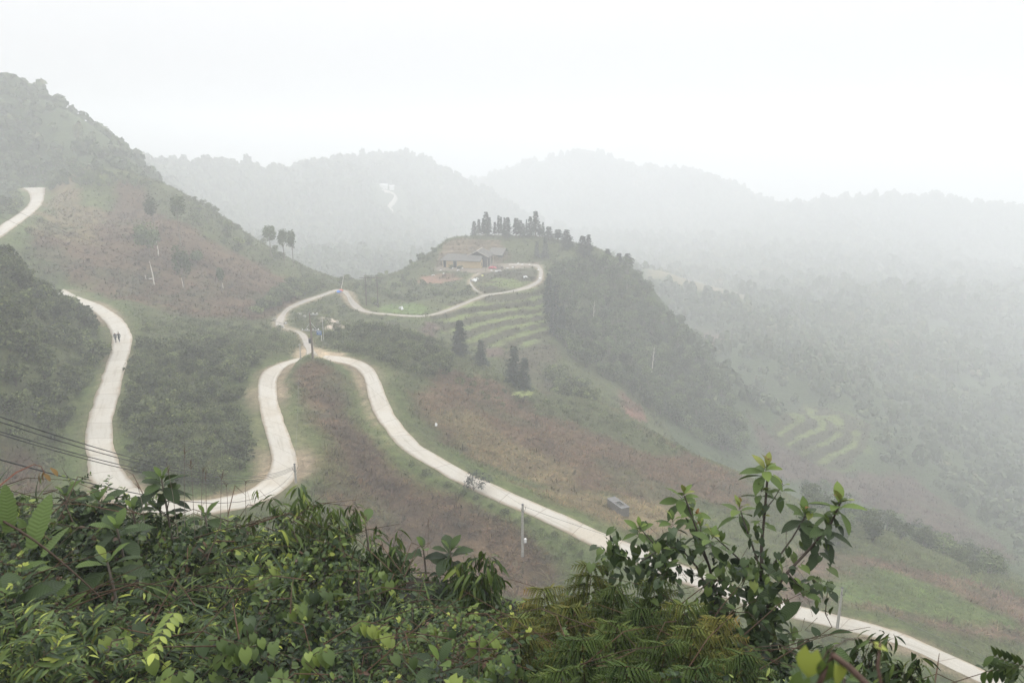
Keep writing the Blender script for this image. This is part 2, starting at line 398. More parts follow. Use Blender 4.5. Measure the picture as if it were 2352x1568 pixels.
# benches of the rice and maize terraces (steps cut into the slope, before the road is graded)
TERR_HOUSE = px_poly([(1015,700),(1120,680),(1262,648),(1275,770),(1235,800),(1120,800),(1050,790),(985,735)])
TERR_LOOP = px_poly([(1085,650),(1100,630),(1228,615),(1232,645),(1200,660),(1110,672)])
TERR_BACK = px_poly([(1000,610),(1020,560),(1060,548),(1150,552),(1160,590),(1120,612)])
TERR_VALLEY = px_poly([(1770,985),(1840,930),(1930,945),(2000,975),(1990,1030),(1940,1080),(1880,1070),(1800,1020)])
def bench(P, h, soft, ref):
    global ZZ
    d = poly_d(XX, YY, P); w = sstep(-1.0, 3.0, d)
    z = ZZ - ref; k = np.floor(z / h); f = z / h - k
    zz = ref + h * (k + sstep(0.5 - soft, 0.5 + soft, f))
    ZZ = ZZ * (1 - w) + zz * w
    return w * (np.abs(f - 0.5) > soft * 0.9)
ZPRE = ZZ.copy()
FLAT = bench(TERR_HOUSE, 1.35, 0.22, -50) + bench(TERR_LOOP, 1.3, 0.3, -50) + bench(TERR_VALLEY, 1.9, 0.3, -110)
FLAT2 = bench(TERR_BACK, 1.2, 0.3, -50)
# the yard and house platform
yard = px_poly([(1005,617),(1110,621),(1170,612),(1175,603),(1120,598),(1010,602)])
dy = poly_d(XX, YY, yard)
ZZ = np.where(dy > -6, ZZ * (1 - sstep(-6, 0, dy)) + (-38.05) * sstep(-6, 0, dy), ZZ)
LD = []
for kind, P, Q, t in LANES:
    d, hw, zr = lane_dist(XX, YY, P, Q)
    sh = 0.55 if kind == 'road' else 0.25
    w = 1 - sstep(0, 4.5 if kind == 'road' else 2.2, d - hw - sh)
    ZZ = ZZ * (1 - w) + (zr - (0.14 if kind == 'road' else 0.05)) * w
    LD.append((d - hw))
# the hump of earth left inside the bend, with the electric pole on it
for u_, v_, rad_, hg_ in ((712, 840, 2.6, 1.05), (690, 848, 2.6, .6), (735, 844, 2.2, .5)):
    q_ = drop(u_, v_, 34.9); ZZ = ZZ + hg_ * np.exp(-((XX - q_[0]) ** 2 + (YY - q_[1]) ** 2) / (2 * rad_ ** 2)) * sstep(0.1, 1.6, LD[0])
ROADD = np.minimum(LD[0], LD[1]); PATHD = np.minimum(LD[2], LD[3])
# ------------------------------------------------------------------ what grows or lies where: outlines on the ground, albedo, edge softness in metres
BROWN, DARKBR, TAN = (.098, .064, .036), (.070, .047, .029), (.140, .108, .054)
GREEN, LIME, SCRUB, WOOD = (.082, .100, .030), (.105, .150, .045), (.072, .082, .032), (.058, .076, .034)
RED, DIRT, GRAVEL = (.20, .115, .078), (.32, .25, .17), (.27, .25, .23)
ZONES = [
 ('hill_brown', [(150,640),(60,565),(105,505),(225,430),(330,425),(430,500),(560,575),(700,640),(690,690),(640,722),(600,738),(420,728),(300,692)], BROWN, 3),
 ('hill_tan', [(95,440),(180,400),(230,470),(215,560),(90,540),(60,520)], TAN, 3),
 ('hill_green', [(170,420),(215,395),(260,420),(250,480),(190,470)], GREEN, 2),
 ('hill_right', [(420,440),(560,520),(700,625),(700,645),(560,590),(420,520),(330,430)], SCRUB, 3),
 ('nose', [(690,845),(715,832),(760,842),(810,870),(838,960),(890,1020),(960,1075),(1080,1150),(1180,1215),(1280,1275),(1290,1330),(1200,1380),(1000,1340),(850,1260),(720,1130),(700,1080),(690,1000)], BROWN, 1.5),
 ('nose_dark', [(750,880),(800,900),(830,1000),(900,1080),(1000,1180),(1090,1230),(1000,1290),(900,1250),(800,1090)], DARKBR, 4),
 ('slope', [(945,905),(1035,850),(1130,870),(1230,930),(1330,905),(1450,965),(1560,1030),(1700,1092),(1710,1180),(1500,1160),(1300,1120),(1100,1060),(1000,1010)], BROWN, 3),
 ('slope_field', [(1010,960),(1090,950),(1200,1030),(1340,1080),(1300,1130),(1150,1080),(1040,1030)], TAN, 3),
 ('slope_low', [(1100,1085),(1330,1130),(1560,1150),(1600,1240),(1450,1240),(1250,1150)], TAN, 3),
 ('slope_green', [(1270,900),(1360,920),(1480,985),(1560,1040),(1500,1040),(1350,985),(1220,950)], SCRUB, 3),
 ('red_bank', [(1420,890),(1470,935),(1490,972),(1440,955)], (.16, .085, .06), 1),
 ('spur_tan', [(1790,1290),(1880,1262),(2050,1290),(2250,1345),(2420,1400),(2420,1500),(2200,1455),(2000,1400),(1800,1370)], (.12, .085, .055), 2),
 ('spur_green', [(1860,1330),(2000,1305),(2110,1330),(2230,1385),(2352,1440),(2352,1462),(2180,1425),(2020,1390),(1880,1370)], (.080, .105, .034), 3),
 ('bowl', [(830,735),(900,728),(990,728),(1085,690),(1262,650),(1285,760),(1270,790),(1180,830),(1130,830),(1070,790),(1020,770),(940,742)], GREEN, 2),
 ('bowl_low', [(1130,810),(1270,790),(1290,880),(1250,905),(1200,860)], (.080, .072, .042), 3),
 ('bare_field', [(975,738),(1015,740),(1000,765),(985,775),(970,760)], (.12, .085, .065), 1.5),
 ('bare_field2', [(1105,800),(1150,792),(1160,815),(1120,822)], (.12, .085, .065), 1.5),
 ('meadow', [(880,700),(960,690),(985,715),(930,722),(880,716)], (.105, .150, .045), 1.5),
 ('back_field', [(1005,608),(1020,562),(1060,550),(1150,556),(1165,590),(1120,606)], (.15, .112, .075), 2),
 ('yard', [(990,623),(1000,612),(1110,606),(1240,602),(1236,612),(1170,619),(1100,627),(1060,625)], (.185, .155, .12), 1),
 ('red_soil', [(960,634),(1045,626),(1060,640),(1010,652),(950,650)], RED, 1.2),
 ('gravel_bank', [(745,727),(775,735),(790,750),(775,760),(745,755),(735,740)], (.40, .33, .27), 1),
 ('junction', [(676,822),(695,790),(715,790),(740,806),(790,812),(800,826),(730,828)], DIRT, 0.8),
 ('corner_dirt', [(480,1152),(560,1140),(606,1105),(622,1078),(616,1070),(590,1100),(540,1126),(470,1140)], (.24, .18, .12), 0.8),
 ('left_dirt', [(262,1050),(270,1080),(310,1125),(345,1150),(330,1120),(290,1075)], (.22, .16, .105), 0.8),
 ('bank_dirt', [(832,868),(842,915),(862,970),(905,1030),(896,1034),(852,972),(832,915),(800,850),(770,838),(800,836)], (.24, .18, .12), 0.6),
 ('left_brown', [(0,1015),(60,1030),(130,1075),(185,1115),(150,1140),(0,1140)], DARKBR, 1),
 ('valley_brown', [(1720,950),(1800,1010),(1950,1090),(2100,1100),(2200,1170),(2300,1250),(2352,1300),(2200,1275),(2050,1180),(1900,1120),(1770,1090)], (.085, .062, .046), 4),
 ('valley_fields', [(1770,985),(1840,930),(1935,945),(2000,975),(1990,1030),(1940,1085),(1860,1065),(1800,1020)], (.085, .110, .04), 3),
 ('far_knoll', [(1595,772),(1640,768),(1680,780),(1650,795),(1610,790)], (.17, .12, .09), 3),
 ('far_crest', [(1490,622),(1600,645),(1720,688),(1720,700),(1600,665),(1490,640)], (.17, .15, .09), 5),
]
def spread(c): return np.array(c)
COV = np.empty(XX.shape + (3,)); COV[:] = SCRUB
COV[RR > 300] = WOOD
COV[(XX > 40) & (RR > 175)] = WOOD
ZP = {}
wob = fbm(XX, YY, 7, 21) * 2.2 + fbm(XX, YY, 1.9, 22, 2) * 0.8
for nm, L, c, soft in ZONES:
    P = px_poly(L); ZP[nm] = P
    if np.ptp(P[:, 0]) > 900: continue
    d = poly_d(XX, YY, P) + wob * min(soft, 2.5) * 0.6
    w = sstep(-soft * 0.5, soft * 0.5, d)[..., None]
    COV = COV * (1 - w) + spread(c) * w
# clumps of dead bracken drawn out down the slope
gy_, gx_ = np.gradient(ZZ, GY, GX); sl = np.hypot(gx_, gy_) + 1e-6
ca, sa = 0.55, 0.83
cl_ = fbm((XX * ca + YY * sa) * 0.45, XX * -sa + YY * ca, 2.6, 151, 3)
COV = COV * (1 + 0.34 * (cl_ * sstep(200, 120, RR))[..., None])
# patchiness of living and dead growth
mot = sstep(0.05, 0.5, fbm(XX, YY, 9, 31, 4))[..., None]
nearw = sstep(330, 200, RR)[..., None]
COV = COV * (1 - 0.55 * mot * nearw) + np.array((.062, .072, .032)) * 0.55 * mot * nearw
# bench treads carry young green crop, risers dry grass
tread = np.clip(FLAT, 0, 1)[..., None] * sstep(-0.45, 0.2, fbm(XX, YY, 9, 77, 3) + 0.15)[..., None]
hz_house = (poly_d(XX, YY, TERR_HOUSE) > 0) | (poly_d(XX, YY, TERR_LOOP) > 0) | (poly_d(XX, YY, TERR_VALLEY) > 0)
COV = np.where(hz_house[..., None], np.array((.062, .060, .032)) * (1 - tread) + np.array((.132, .160, .054)) * tread, COV)
bk = poly_d(XX, YY, TERR_BACK) > 0
COV = np.where(bk[..., None], np.array((.13, .10, .062)) * (1 - np.clip(FLAT2, 0, 1)[..., None]) + np.array((.165, .125, .085)) * np.clip(FLAT2, 0, 1)[..., None], COV)
# green verges, worn earth right at the concrete edge
vg = (sstep(5.0, 1.2, ROADD + wob * 1.0) * sstep(-.5, .25, fbm(XX, YY, 11, 131, 3)))[..., None]
COV = COV * (1 - 0.8 * vg) + np.array((.072, .098, .030)) * 0.8 * vg
er = (sstep(0.9, 0.0, ROADD + wob * 0.3) * (.25 + .75 * sstep(-.1, .35, fbm(XX, YY, 13, 132, 3))))[..., None]
COV = COV * (1 - er) + np.array((.21, .165, .11)) * er
er = sstep(0.5, 0.0, PATHD + wob * 0.2)[..., None] * .7
COV = COV * (1 - er) + np.array((.30, .235, .165)) * er
for nm in ('junction', 'corner_dirt', 'left_dirt', 'bank_dirt', 'yard'):
    d = poly_d(XX, YY, ZP[nm]) + wob * 0.25
    w = sstep(-0.3, 1.0, d + fbm(XX, YY, 3, 140, 3) * .9)[..., None] * (0.9 if nm in ('junction', 'yard') else 0.6)
    COV = COV * (1 - w) + np.array(dict((z[0], z[2]) for z in ZONES)[nm]) * w
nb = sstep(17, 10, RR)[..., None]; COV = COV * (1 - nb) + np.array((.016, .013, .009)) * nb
def cover(x, y): return np.stack([hz(x, y, COV[..., k]) for k in range(3)], -1)

def ground_mat():
    m, n, L = nt('hillside_soil')
    out = n.new('ShaderNodeOutputMaterial'); p = n.new('ShaderNodeBsdfPrincipled'); L.new(p.outputs[0], out.inputs[0])
    a = n.new('ShaderNodeAttribute'); a.attribute_name = 'cover'
    tc = n.new('ShaderNodeTexCoord')
    def noise(s, d=5, r=0.65):
        x = n.new('ShaderNodeTexNoise'); x.inputs['Scale'].default_value = s; x.inputs['Detail'].default_value = d; x.inputs['Roughness'].default_value = r
        L.new(tc.outputs['Object'], x.inputs['Vector']); return x
    n1, n2, n3 = noise(0.9, 6, 0.75), noise(4.5, 4), noise(0.13, 4)
    def rng_(x, a0, a1, b0, b1):
        r = n.new('ShaderNodeMapRange'); r.inputs['From Min'].default_value = a0; r.inputs['From Max'].default_value = a1
        r.inputs['To Min'].default_value = b0; r.inputs['To Max'].default_value = b1; L.new(x.outputs['Fac'], r.inputs['Value']); return r
    def mul(c, f):
        q = n.new('ShaderNodeMix'); q.data_type = 'RGBA'; q.blend_type = 'MULTIPLY'; q.inputs['Factor'].default_value = 1
        L.new(c, q.inputs['A']); L.new(f.outputs[0], q.inputs['B']); return q.outputs['Result']
    c = mul(a.outputs['Color'], rng_(n1, 0.3, 0.7, 0.55, 1.45))
    c = mul(c, rng_(n2, 0.3, 0.7, 0.7, 1.3))
    c = mul(c, rng_(n3, 0.3, 0.7, 0.8, 1.2))
    L.new(c, p.inputs['Base Color']); p.inputs['Roughness'].default_value = 0.95; p.inputs['Specular IOR Level'].default_value = 0.1
    b = n.new('ShaderNodeBump'); b.inputs['Strength'].default_value = 0.8; b.inputs['Distance'].default_value = 0.25
    L.new(n1.outputs['Fac'], b.inputs['Height']); L.new(b.outputs[0], p.inputs['Normal'])
    return m
nx, ny = len(GX), len(GY)
idx = np.arange(nx * ny).reshape(ny, nx)
Fq = np.stack([idx[:-1, :-1], idx[:-1, 1:], idx[1:, 1:], idx[1:, :-1]], -1).reshape(-1, 4)
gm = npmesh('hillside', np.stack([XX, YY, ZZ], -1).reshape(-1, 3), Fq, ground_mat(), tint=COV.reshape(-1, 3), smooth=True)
tag(link('hillside', gm), kind='structure')

# ------------------------------------------------------------------ concrete road and dirt track laid on it
def road_mat(name, col, joints, stain, edge):
    m, n, L = nt(name)
    out = n.new('ShaderNodeOutputMaterial'); p = n.new('ShaderNodeBsdfPrincipled'); L.new(p.outputs[0], out.inputs[0])
    tc = n.new('ShaderNodeTexCoord'); uv = n.new('ShaderNodeUVMap'); sx = n.new('ShaderNodeSeparateXYZ'); L.new(uv.outputs[0], sx.inputs[0])
    def noise(s, d=5, vec=None, r=0.65):
        x = n.new('ShaderNodeTexNoise'); x.inputs['Scale'].default_value = s; x.inputs['Detail'].default_value = d; x.inputs['Roughness'].default_value = r
        L.new(vec or tc.outputs['Object'], x.inputs['Vector']); return x
    def ramp(src, a0, a1, b0, b1):
        r = n.new('ShaderNodeMapRange'); r.inputs['From Min'].default_value = a0; r.inputs['From Max'].default_value = a1
        r.inputs['To Min'].default_value = b0; r.inputs['To Max'].default_value = b1; r.interpolation_type = 'SMOOTHSTEP'; L.new(src, r.inputs['Value']); return r.outputs[0]
    def mix(a_, b_, f, mode='MIX'):
        q = n.new('ShaderNodeMix'); q.data_type = 'RGBA'; q.blend_type = mode
        for k, x in (('A', a_), ('B', b_), ('Factor', f)):
            if isinstance(x, tuple): q.inputs[k].default_value = (*x, 1)
            elif isinstance(x, (int, float)): q.inputs[k].default_value = x
            else: L.new(x, q.inputs[k])
        return q.outputs['Result']
    def mt(op, a_, b_=None):
        q = n.new('ShaderNodeMath'); q.operation = op
        for k, x in enumerate((a_, b_)):
            if x is None: continue
            if isinstance(x, (int, float)): q.inputs[k].default_value = x
            else: L.new(x, q.inputs[k])
        return q.outputs[0]
    big, mid, fine = noise(0.16, 4), noise(0.8, 6), noise(9, 3)
    c = mix(col, stain, ramp(big.outputs['Fac'], 0.42, 0.7, 0, 0.75))
    c = mix(c, tuple(x * 0.78 for x in stain), ramp(mid.outputs['Fac'], 0.55, 0.75, 0, 0.55))
    c = mix(c, ramp(fine.outputs['Fac'], 0.3, 0.7, 0.9, 1.08), 1.0, 'MULTIPLY')
    st = n.new('ShaderNodeCombineXYZ'); L.new(mt('MULTIPLY', sx.outputs[0], 2.6), st.inputs[0]); L.new(mt('MULTIPLY', sx.outputs[1], 0.11), st.inputs[1])
    trk = noise(1.0, 4, st.outputs[0])                      # dust and tyre marks drawn out along the lane
    c = mix(c, tuple(x * 0.72 for x in stain), ramp(trk.outputs['Fac'], 0.5, 0.72, 0, 0.6))
    # dirt creeping in from both edges
    wb = mt('MULTIPLY_ADD', mid.outputs['Fac'], 0.5)
    ea = mt('ADD', mt('ABSOLUTE', sx.outputs[0]), mt('MULTIPLY', mt('SUBTRACT', mid.outputs['Fac'], 0.5), 0.9))
    c = mix(c, edge, ramp(ea, 0.72, 1.05, 0, 0.85))
    if joints:
        # panels poured one by one: each a shade of its own, a dark joint between
        pid = mt('FLOOR', mt('DIVIDE', sx.outputs[1], joints))
        wn = n.new('ShaderNodeTexWhiteNoise'); wn.noise_dimensions = '1D'; L.new(pid, wn.inputs['W'])
        c = mix(c, ramp(wn.outputs['Value'], 0, 1, 0.95, 1.04), 1.0, 'MULTIPLY')
        fr = mt('ABSOLUTE', mt('SUBTRACT', mt('FRACT', mt('DIVIDE', sx.outputs[1], joints)), 0.5))
        c = mix(c, (.20, .16, .12), ramp(fr, 0.486, 0.496, 0, 0.85))
        # cracks
        vo = n.new('ShaderNodeTexVoronoi'); vo.feature = 'DISTANCE_TO_EDGE'; vo.inputs['Scale'].default_value = 0.33
        ds = n.new('ShaderNodeVectorMath'); ds.operation = 'MULTIPLY_ADD'; ds.inputs[1].default_value = (1.2, 1.2, 0)
        L.new(mid.outputs['Color'], ds.inputs[0]); L.new(tc.outputs['Object'], ds.inputs[2]); L.new(ds.outputs[0], vo.inputs['Vector'])
        ck = mt('MULTIPLY', ramp(vo.outputs['Distance'], 0.0, 0.012, 1, 0), ramp(big.outputs['Fac'], 0.48, 0.56, 0, 0.5))
        c = mix(c, (.22, .18, .14), ck)
    else:
        # two wheel ruts, loose stones between
        ru = ramp(mt('ABSOLUTE', mt('SUBTRACT', mt('ABSOLUTE', sx.outputs[0]), 0.5)), 0.08, 0.3, 0.0, 1.0)
        c = mix(c, mix(c, (.20, .19, .12), 0.55), mt('MULTIPLY', ru, ramp(mid.outputs['Fac'], 0.45, 0.6, 0, 1)))
    L.new(c, p.inputs['Base Color']); p.inputs['Roughness'].default_value = 0.85; p.inputs['Specular IOR Level'].default_value = 0.25
    b = n.new('ShaderNodeBump'); b.inputs['Strength'].default_value = 0.4; b.inputs['Distance'].default_value = 0.02
    L.new(fine.outputs['Fac'], b.inputs['Height']); L.new(b.outputs[0], p.inputs['Normal'])
    return m
CONC = road_mat('weathered_concrete', (.425, .40, .35), 5.0, (.37, .325, .255), (.33, .26, .18))
EARTH = road_mat('packed_gravel', (.34, .305, .265), 0, (.26, .25, .24), (.28, .22, .15))
for li, (kind, P, Q, t) in enumerate(LANES):
    A = [];  ww = np.array([-1, -0.6, -0.2, 0.2, 0.6, 1.0])
    jit = fbm(t, t * 0 + li * 50, 2.4, 40 + li, 3) * (0.22 if kind == 'road' else 0.35)
    jit2 = fbm(t, t * 0 + li * 50 + 20, 2.4, 60 + li, 3) * (0.22 if kind == 'road' else 0.35)
    M, Dv = (P + Q) / 2, (Q - P) / 2
    Ln = np.linalg.norm(Dv, axis=1)
    rows, uvs = [], []
    for k, w in enumerate(ww):
        ex = (jit2 if w > 0 else jit) * abs(w) ** 4
        pp = M + Dv * (w * (1 + ex / np.maximum(Ln, 0.3)))[:, None]
        pp[:, 2] = M[:, 2] + (0.03 if kind == 'road' else 0.02) * (1 - w * w)
        if kind == 'path': pp[:, 2] = hz(pp[:, 0], pp[:, 1]) + 0.07
        rows.append(pp); uvs.append(np.stack([np.full(len(t), w), t], 1))
    th = 0.3
    lo0 = rows[0].copy(); lo0[:, 2] -= th; lo1 = rows[-1].copy(); lo1[:, 2] -= th
    R_ = np.stack([lo0] + rows + [lo1], 1); U_ = np.stack([uvs[0]] + uvs + [uvs[-1]], 1)
    nn, kk = R_.shape[:2]; ix = np.arange(nn * kk).reshape(nn, kk)
    Fr = np.stack([ix[:-1, :-1], ix[:-1, 1:], ix[1:, 1:], ix[1:, :-1]], -1).reshape(-1, 4)
    tag(link(kind, npmesh(kind, R_.reshape(-1, 3), Fr, CONC if kind == 'road' else EARTH, uv=U_.reshape(-1, 2))), kind='structure')
# ------------------------------------------------------------------ leaves and plants as arrays
def rot_from(nrm, yaw):
    """rotation matrices (n,3,3) whose z axis is nrm and whose y axis is turned by yaw"""
    nrm = nrm / np.linalg.norm(nrm, axis=1, keepdims=True)
    ref = np.stack([np.cos(yaw), np.sin(yaw), np.zeros_like(yaw)], 1)
    x = np.cross(ref, nrm); x /= np.linalg.norm(x, axis=1, keepdims=True) + 1e-9
    y = np.cross(nrm, x)
    return np.stack([x, y, nrm], -1)

def frame(d, roll=0.0):
    """one matrix: y axis along d, z axis as upright as it can be"""
    d = np.asarray(d, float); d = d / np.linalg.norm(d)
    x = np.cross(d, (0, 0, 1)); nx_ = np.linalg.norm(x); x = x / nx_ if nx_ > 1e-4 else np.array([1., 0, 0])
    z = np.cross(x, d); c, s = math.cos(roll), math.sin(roll)
    return np.stack([x * c + z * s, d, z * c - x * s], -1)

def place_many(tmpl, pos, R, s):
    V, Fc = tmpl; n = len(pos)
    P = np.einsum('nij,vj->nvi', R, V) * np.reshape(s, (n, 1, 1)) + pos[:, None, :]
    return P.reshape(-1, 3), (Fc[None] + (np.arange(n) * len(V))[:, None, None]).reshape(-1, Fc.shape[1])

class Bag:
    """arrays of quads with a tint, and UVs, joined into one mesh"""
    def __init__(s): s.V, s.F, s.T, s.U, s.n = [], [], [], [], 0
    def add(s, V, Fc, t, U=None):
        V = np.asarray(V); s.V.append(V); s.F.append(np.asarray(Fc) + s.n)
        t = np.full(len(V), t) if np.isscalar(t) else np.asarray(t)
        s.T.append(t); s.U.append(np.zeros((len(V), 2)) if U is None else U); s.n += len(V)
        return s
    def leaves(s, tm, pos, R, sc, tint):
        V, Fc = place_many(tm[:2], np.asarray(pos), R, np.asarray(sc))
        return s.add(V, Fc, np.repeat(np.asarray(tint), len(tm[0])), np.tile(tm[2], (len(pos), 1)) if len(tm) > 2 else None)
    def leaf(s, tm, p, R, sc, tint): return s.leaves(tm, np.array([p]), R[None], np.array([sc]), np.array([tint]))
    def stem(s, pts, r0, r1, tint, n=4):
        b = MB(); b.tube(pts, list(np.linspace(r0, r1, len(pts))), n, cap=False)
        return s.add(np.array(b.v), np.array(b.f), tint)
    def arr(s): return np.concatenate(s.V), np.concatenate(s.F), np.concatenate(s.T), np.concatenate(s.U)
    def mesh(s, name, mat, smooth=False):
        V, Fc, T, U = s.arr(); return npmesh(name, V, Fc, mat, T, U, smooth)

def blade(prof, rows=5, fold=0.25, curl=0.3, lobes=0.0, wave=0.0):
    """leaf of unit length along +y: prof(t) half width; folded along the midrib, tip curling down"""
    V, U = [], []
    for i in range(rows + 1):
        t = i / rows; w = prof(t); z = -curl * t * t
        ly = t - (lobes * (1 - t) ** 4 if i < rows else 0)
        wz = wave * (1 if i % 2 else -1)
        V += [(-w, ly, z + fold * w + wz), (0, t, z), (w, ly, z + fold * w - wz)]
        U += [(-w * 2, t), (0, t), (w * 2, t)]
    Fc = []
    for i in range(rows):
        a = i * 3; Fc += [(a, a + 1, a + 4, a + 3), (a + 1, a + 2, a + 5, a + 4)]
    return np.array(V, float), np.array(Fc), np.array(U, float)
L_ELL = blade(lambda t: 0.23 * math.sin(PI * min(1, t * 0.97 + 0.03)) ** 0.8, 6, 0.3, 0.25, 0, 0.006)
L_OBO = blade(lambda t: 0.24 * (math.sin(PI * t ** 1.35) ** 0.75 if 0 < t < 1 else 0.01), 7, 0.28, 0.32, 0, 0.012)
L_LAN = blade(lambda t: 0.11 * math.sin(PI * (t * 0.96 + 0.02)) ** 0.9, 4, 0.35, 0.45)
L_GRS = blade(lambda t: 0.035 * (1 - t ** 2.2) + 0.002, 5, 0.5, 0.75)
L_HRT = blade(lambda t: [0.22, 0.44, 0.46, 0.36, 0.2, 0.01][min(5, int(round(t * 5)))], 5, 0.22, 0.25, 0.28)
L_RHB = (np.array([(0, 0, 0), (0.32, 0.5, 0.1), (0, 1, -0.1), (-0.32, 0.5, 0.1)], float), np.array([(0, 1, 2, 3)]), np.zeros((4, 2)))
L_CRD = (np.array([(-.5, 0, 0), (.5, 0, .05), (.42, 1, -.05), (-.38, .9, .1)], float), np.array([(0, 1, 2, 3)]), np.zeros((4, 2)))

def rnd_dirs(n, up=0.0, g=None):
    g = g or rng
    v = g.normal(size=(n, 3)); v /= np.linalg.norm(v, axis=1, keepdims=True); v[:, 2] += up
    return v / np.linalg.norm(v, axis=1, keepdims=True)

# ------------------------------------------------------------------ foliage materials (tint 0 wood, then dark to young leaf)
M_SHRUB = leafmat('shrub_leaves', [(0, (.055, .042, .03)), (.12, (.030, .038, .012)), (.55, (.104, .128, .040)), (1, (.31, .34, .12))], 0.6, 0.15, 0.42, spec=.15)
M_TREE = leafmat('tree_leaves', [(0, (.14, .125, .10)), (.12, (.036, .050, .020)), (.6, (.110, .142, .052)), (1, (.21, .24, .10))], 0.7, 0.12, 0.42, spec=.12)
M_FIR = leafmat('fir_needles', [(0, (.06, .05, .04)), (.12, (.012, .022, .014)), (.7, (.028, .046, .024)), (1, (.07, .085, .045))], 0.7, 0.0, 0.2)
M_WOOD_ = leafmat('wood_canopy', [(0, (.050, .066, .032)), (.5, (.080, .104, .044)), (.85, (.110, .130, .054)), (1, (.15, .14, .07))], 0.8, 0.0, 0.0)
M_BARK = plain('bark', (.16, .135, .11), 0.9, 0.35, 6, bump=0.4)
M_PALE = plain('pale_bark', (.62, .58, .52), 0.85, 0.25, 5)
def cover_mat(name, k=1.0):
    m, n, L = nt(name); o = n.new('ShaderNodeOutputMaterial'); p = n.new('ShaderNodeBsdfPrincipled'); a = n.new('ShaderNodeAttribute'); a.attribute_name = 'cover'
    t = n.new('ShaderNodeBsdfTranslucent'); ms = n.new('ShaderNodeMixShader'); ms.inputs[0].default_value = 0.2
    L.new(a.outputs['Color'], p.inputs['Base Color']); L.new(a.outputs['Color'], t.inputs['Color']); p.inputs['Roughness'].default_value = 0.8; p.inputs['Specular IOR Level'].default_value = 0.15
    L.new(p.outputs[0], ms.inputs[1]); L.new(t.outputs[0], ms.inputs[2]); L.new(ms.outputs[0], o.inputs['Surface'])
    return m
M_DRY, M_GRASS = cover_mat('dry_growth'), cover_mat('green_grass')

# ------------------------------------------------------------------ grass and dead bracken: nobody could count it
def in_view(x, y, m=0.80): return (y > 20) & (np.abs(x) < m * y + 6)
def tuft(n, h, r, g):
    b = Bag(); a = g.random(n) * 2 * PI
    lean = g.uniform(0.3, 1.6, n); d = np.stack([np.cos(a) * lean, np.sin(a) * lean - .25, np.full(n, 0.6)], 1)
    R = np.stack([frame(q) for q in d])
    pos = np.stack([np.cos(a) * r * g.random(n), np.sin(a) * r * g.random(n), np.full(n, -0.05)], 1)
    tm = (np.array([(-.05, 0, 0), (.05, 0, 0), (.085, .55, .03), (-.085, .6, .03), (0.02, 1.05, -.12), (-0.02, 1.0, -.12)], float), np.array([(0, 1, 2, 3), (3, 2, 4, 5)]), np.zeros((6, 2)))
    b.leaves(tm, pos, R, h * g.uniform(0.6, 1.2, n), np.zeros(n))
    return b.arr()[:2]
g5 = np.random.default_rng(5)
TUFTS = [tuft(11, 0.46, 0.26, g5) for _ in range(6)]
def scatter_tufts(name, x, y, sc, label):
    z = hz(x, y); n = len(x); C_ = cover(x, y) * g5.uniform(0.9, 2.1, (n, 1)) * np.where(sc > 1.6, .72, 1.0)[:, None] * (1 + g5.normal(0, 0.06, (n, 3)))
    pick = g5.integers(0, len(TUFTS), n); yaw = g5.random(n) * 2 * PI
    Vs, Fs, Cs, o = [], [], [], 0
    for k, tm in enumerate(TUFTS):
        q = np.where(pick == k)[0]
        if not len(q): continue
        R = rot_from(np.tile((0, 0, 1.0), (len(q), 1)) + g5.normal(0, 0.12, (len(q), 3)), yaw[q])
        V, Fc = place_many(tm, np.stack([x[q], y[q], z[q]], 1), R, sc[q])
        Vs.append(V); Fs.append(Fc + o); Cs.append(np.repeat(C_[q], len(tm[0]), 0)); o += len(V)
    me = npmesh(name, np.concatenate(Vs), np.concatenate(Fs), M_DRY if 'dry' in name else M_GRASS, np.concatenate(Cs))
    tag(link(name, me), label, None, None, 'stuff')
def sample(n, y0, y1, g):
    y = np.sqrt(g.uniform(y0 ** 2, y1 ** 2, n)); x = g.uniform(-0.8, 0.8, n) * y; return x, y
xa, ya = sample(95000, 52, 145, g5); xb, yb = sample(70000, 145, 285, g5)
xs, ys = np.r_[xa, xb], np.r_[ya, yb]
rd, _, _ = (hz(xs, ys, ROADD), 0, 0); pd = hz(xs, ys, PATHD)
c_ = cover(xs, ys); green = c_[:, 1] - c_[:, 0]
bare = c_[:, 0] > 0.155
dens = 0.35 + 0.65 * sstep(-0.35, 0.3, fbm(xs, ys, 5, 88, 3))
ok = (rd > 0.02) & (pd > 0.4) & ~bare & (g5.random(len(xs)) < dens) & (np.hypot(xs, ys) < 285)
scl = np.where(ys < 145, 1.0, 1.5) * g5.uniform(0.5, 1.35, len(xs)); scl *= 1 + .45 * fbm((xs * .55 + ys * .83) * .45, xs * -.83 + ys * .55, 2.6, 151, 3); scl *= np.where(rd < 0.8, .4, np.where(rd < 2.0, 0.55, 1)) * np.where(green > 0.012, 0.75, 1.0)
# heavier clumps of dead bracken standing out of the short growth
xk, yk = sample(14000, 55, 200, g5); ck = cover(xk, yk); kk_ = (ck[:, 0] - ck[:, 1] > .012) & (ck[:, 0] < .13) & (hz(xk, yk, ROADD) > 1.5) & (hz(xk, yk, PATHD) > 1) & (fbm(xk, yk, 6, 171, 3) > .02)
xs, ys, scl, ok, green = np.r_[xs, xk], np.r_[ys, yk], np.r_[scl, g5.uniform(1.3, 2.5, len(xk))], np.r_[ok, kk_], np.r_[green, np.full(len(xk), -1.0)]
q = ok & (green <= 0.004); scatter_tufts('dry_grass', xs[q], ys[q], scl[q], 'brown dry grass and dead bracken covering the slopes')
q = ok & (green > 0.004); scatter_tufts('grass', xs[q], ys[q], scl[q], 'green grass along the road and on the terraces')

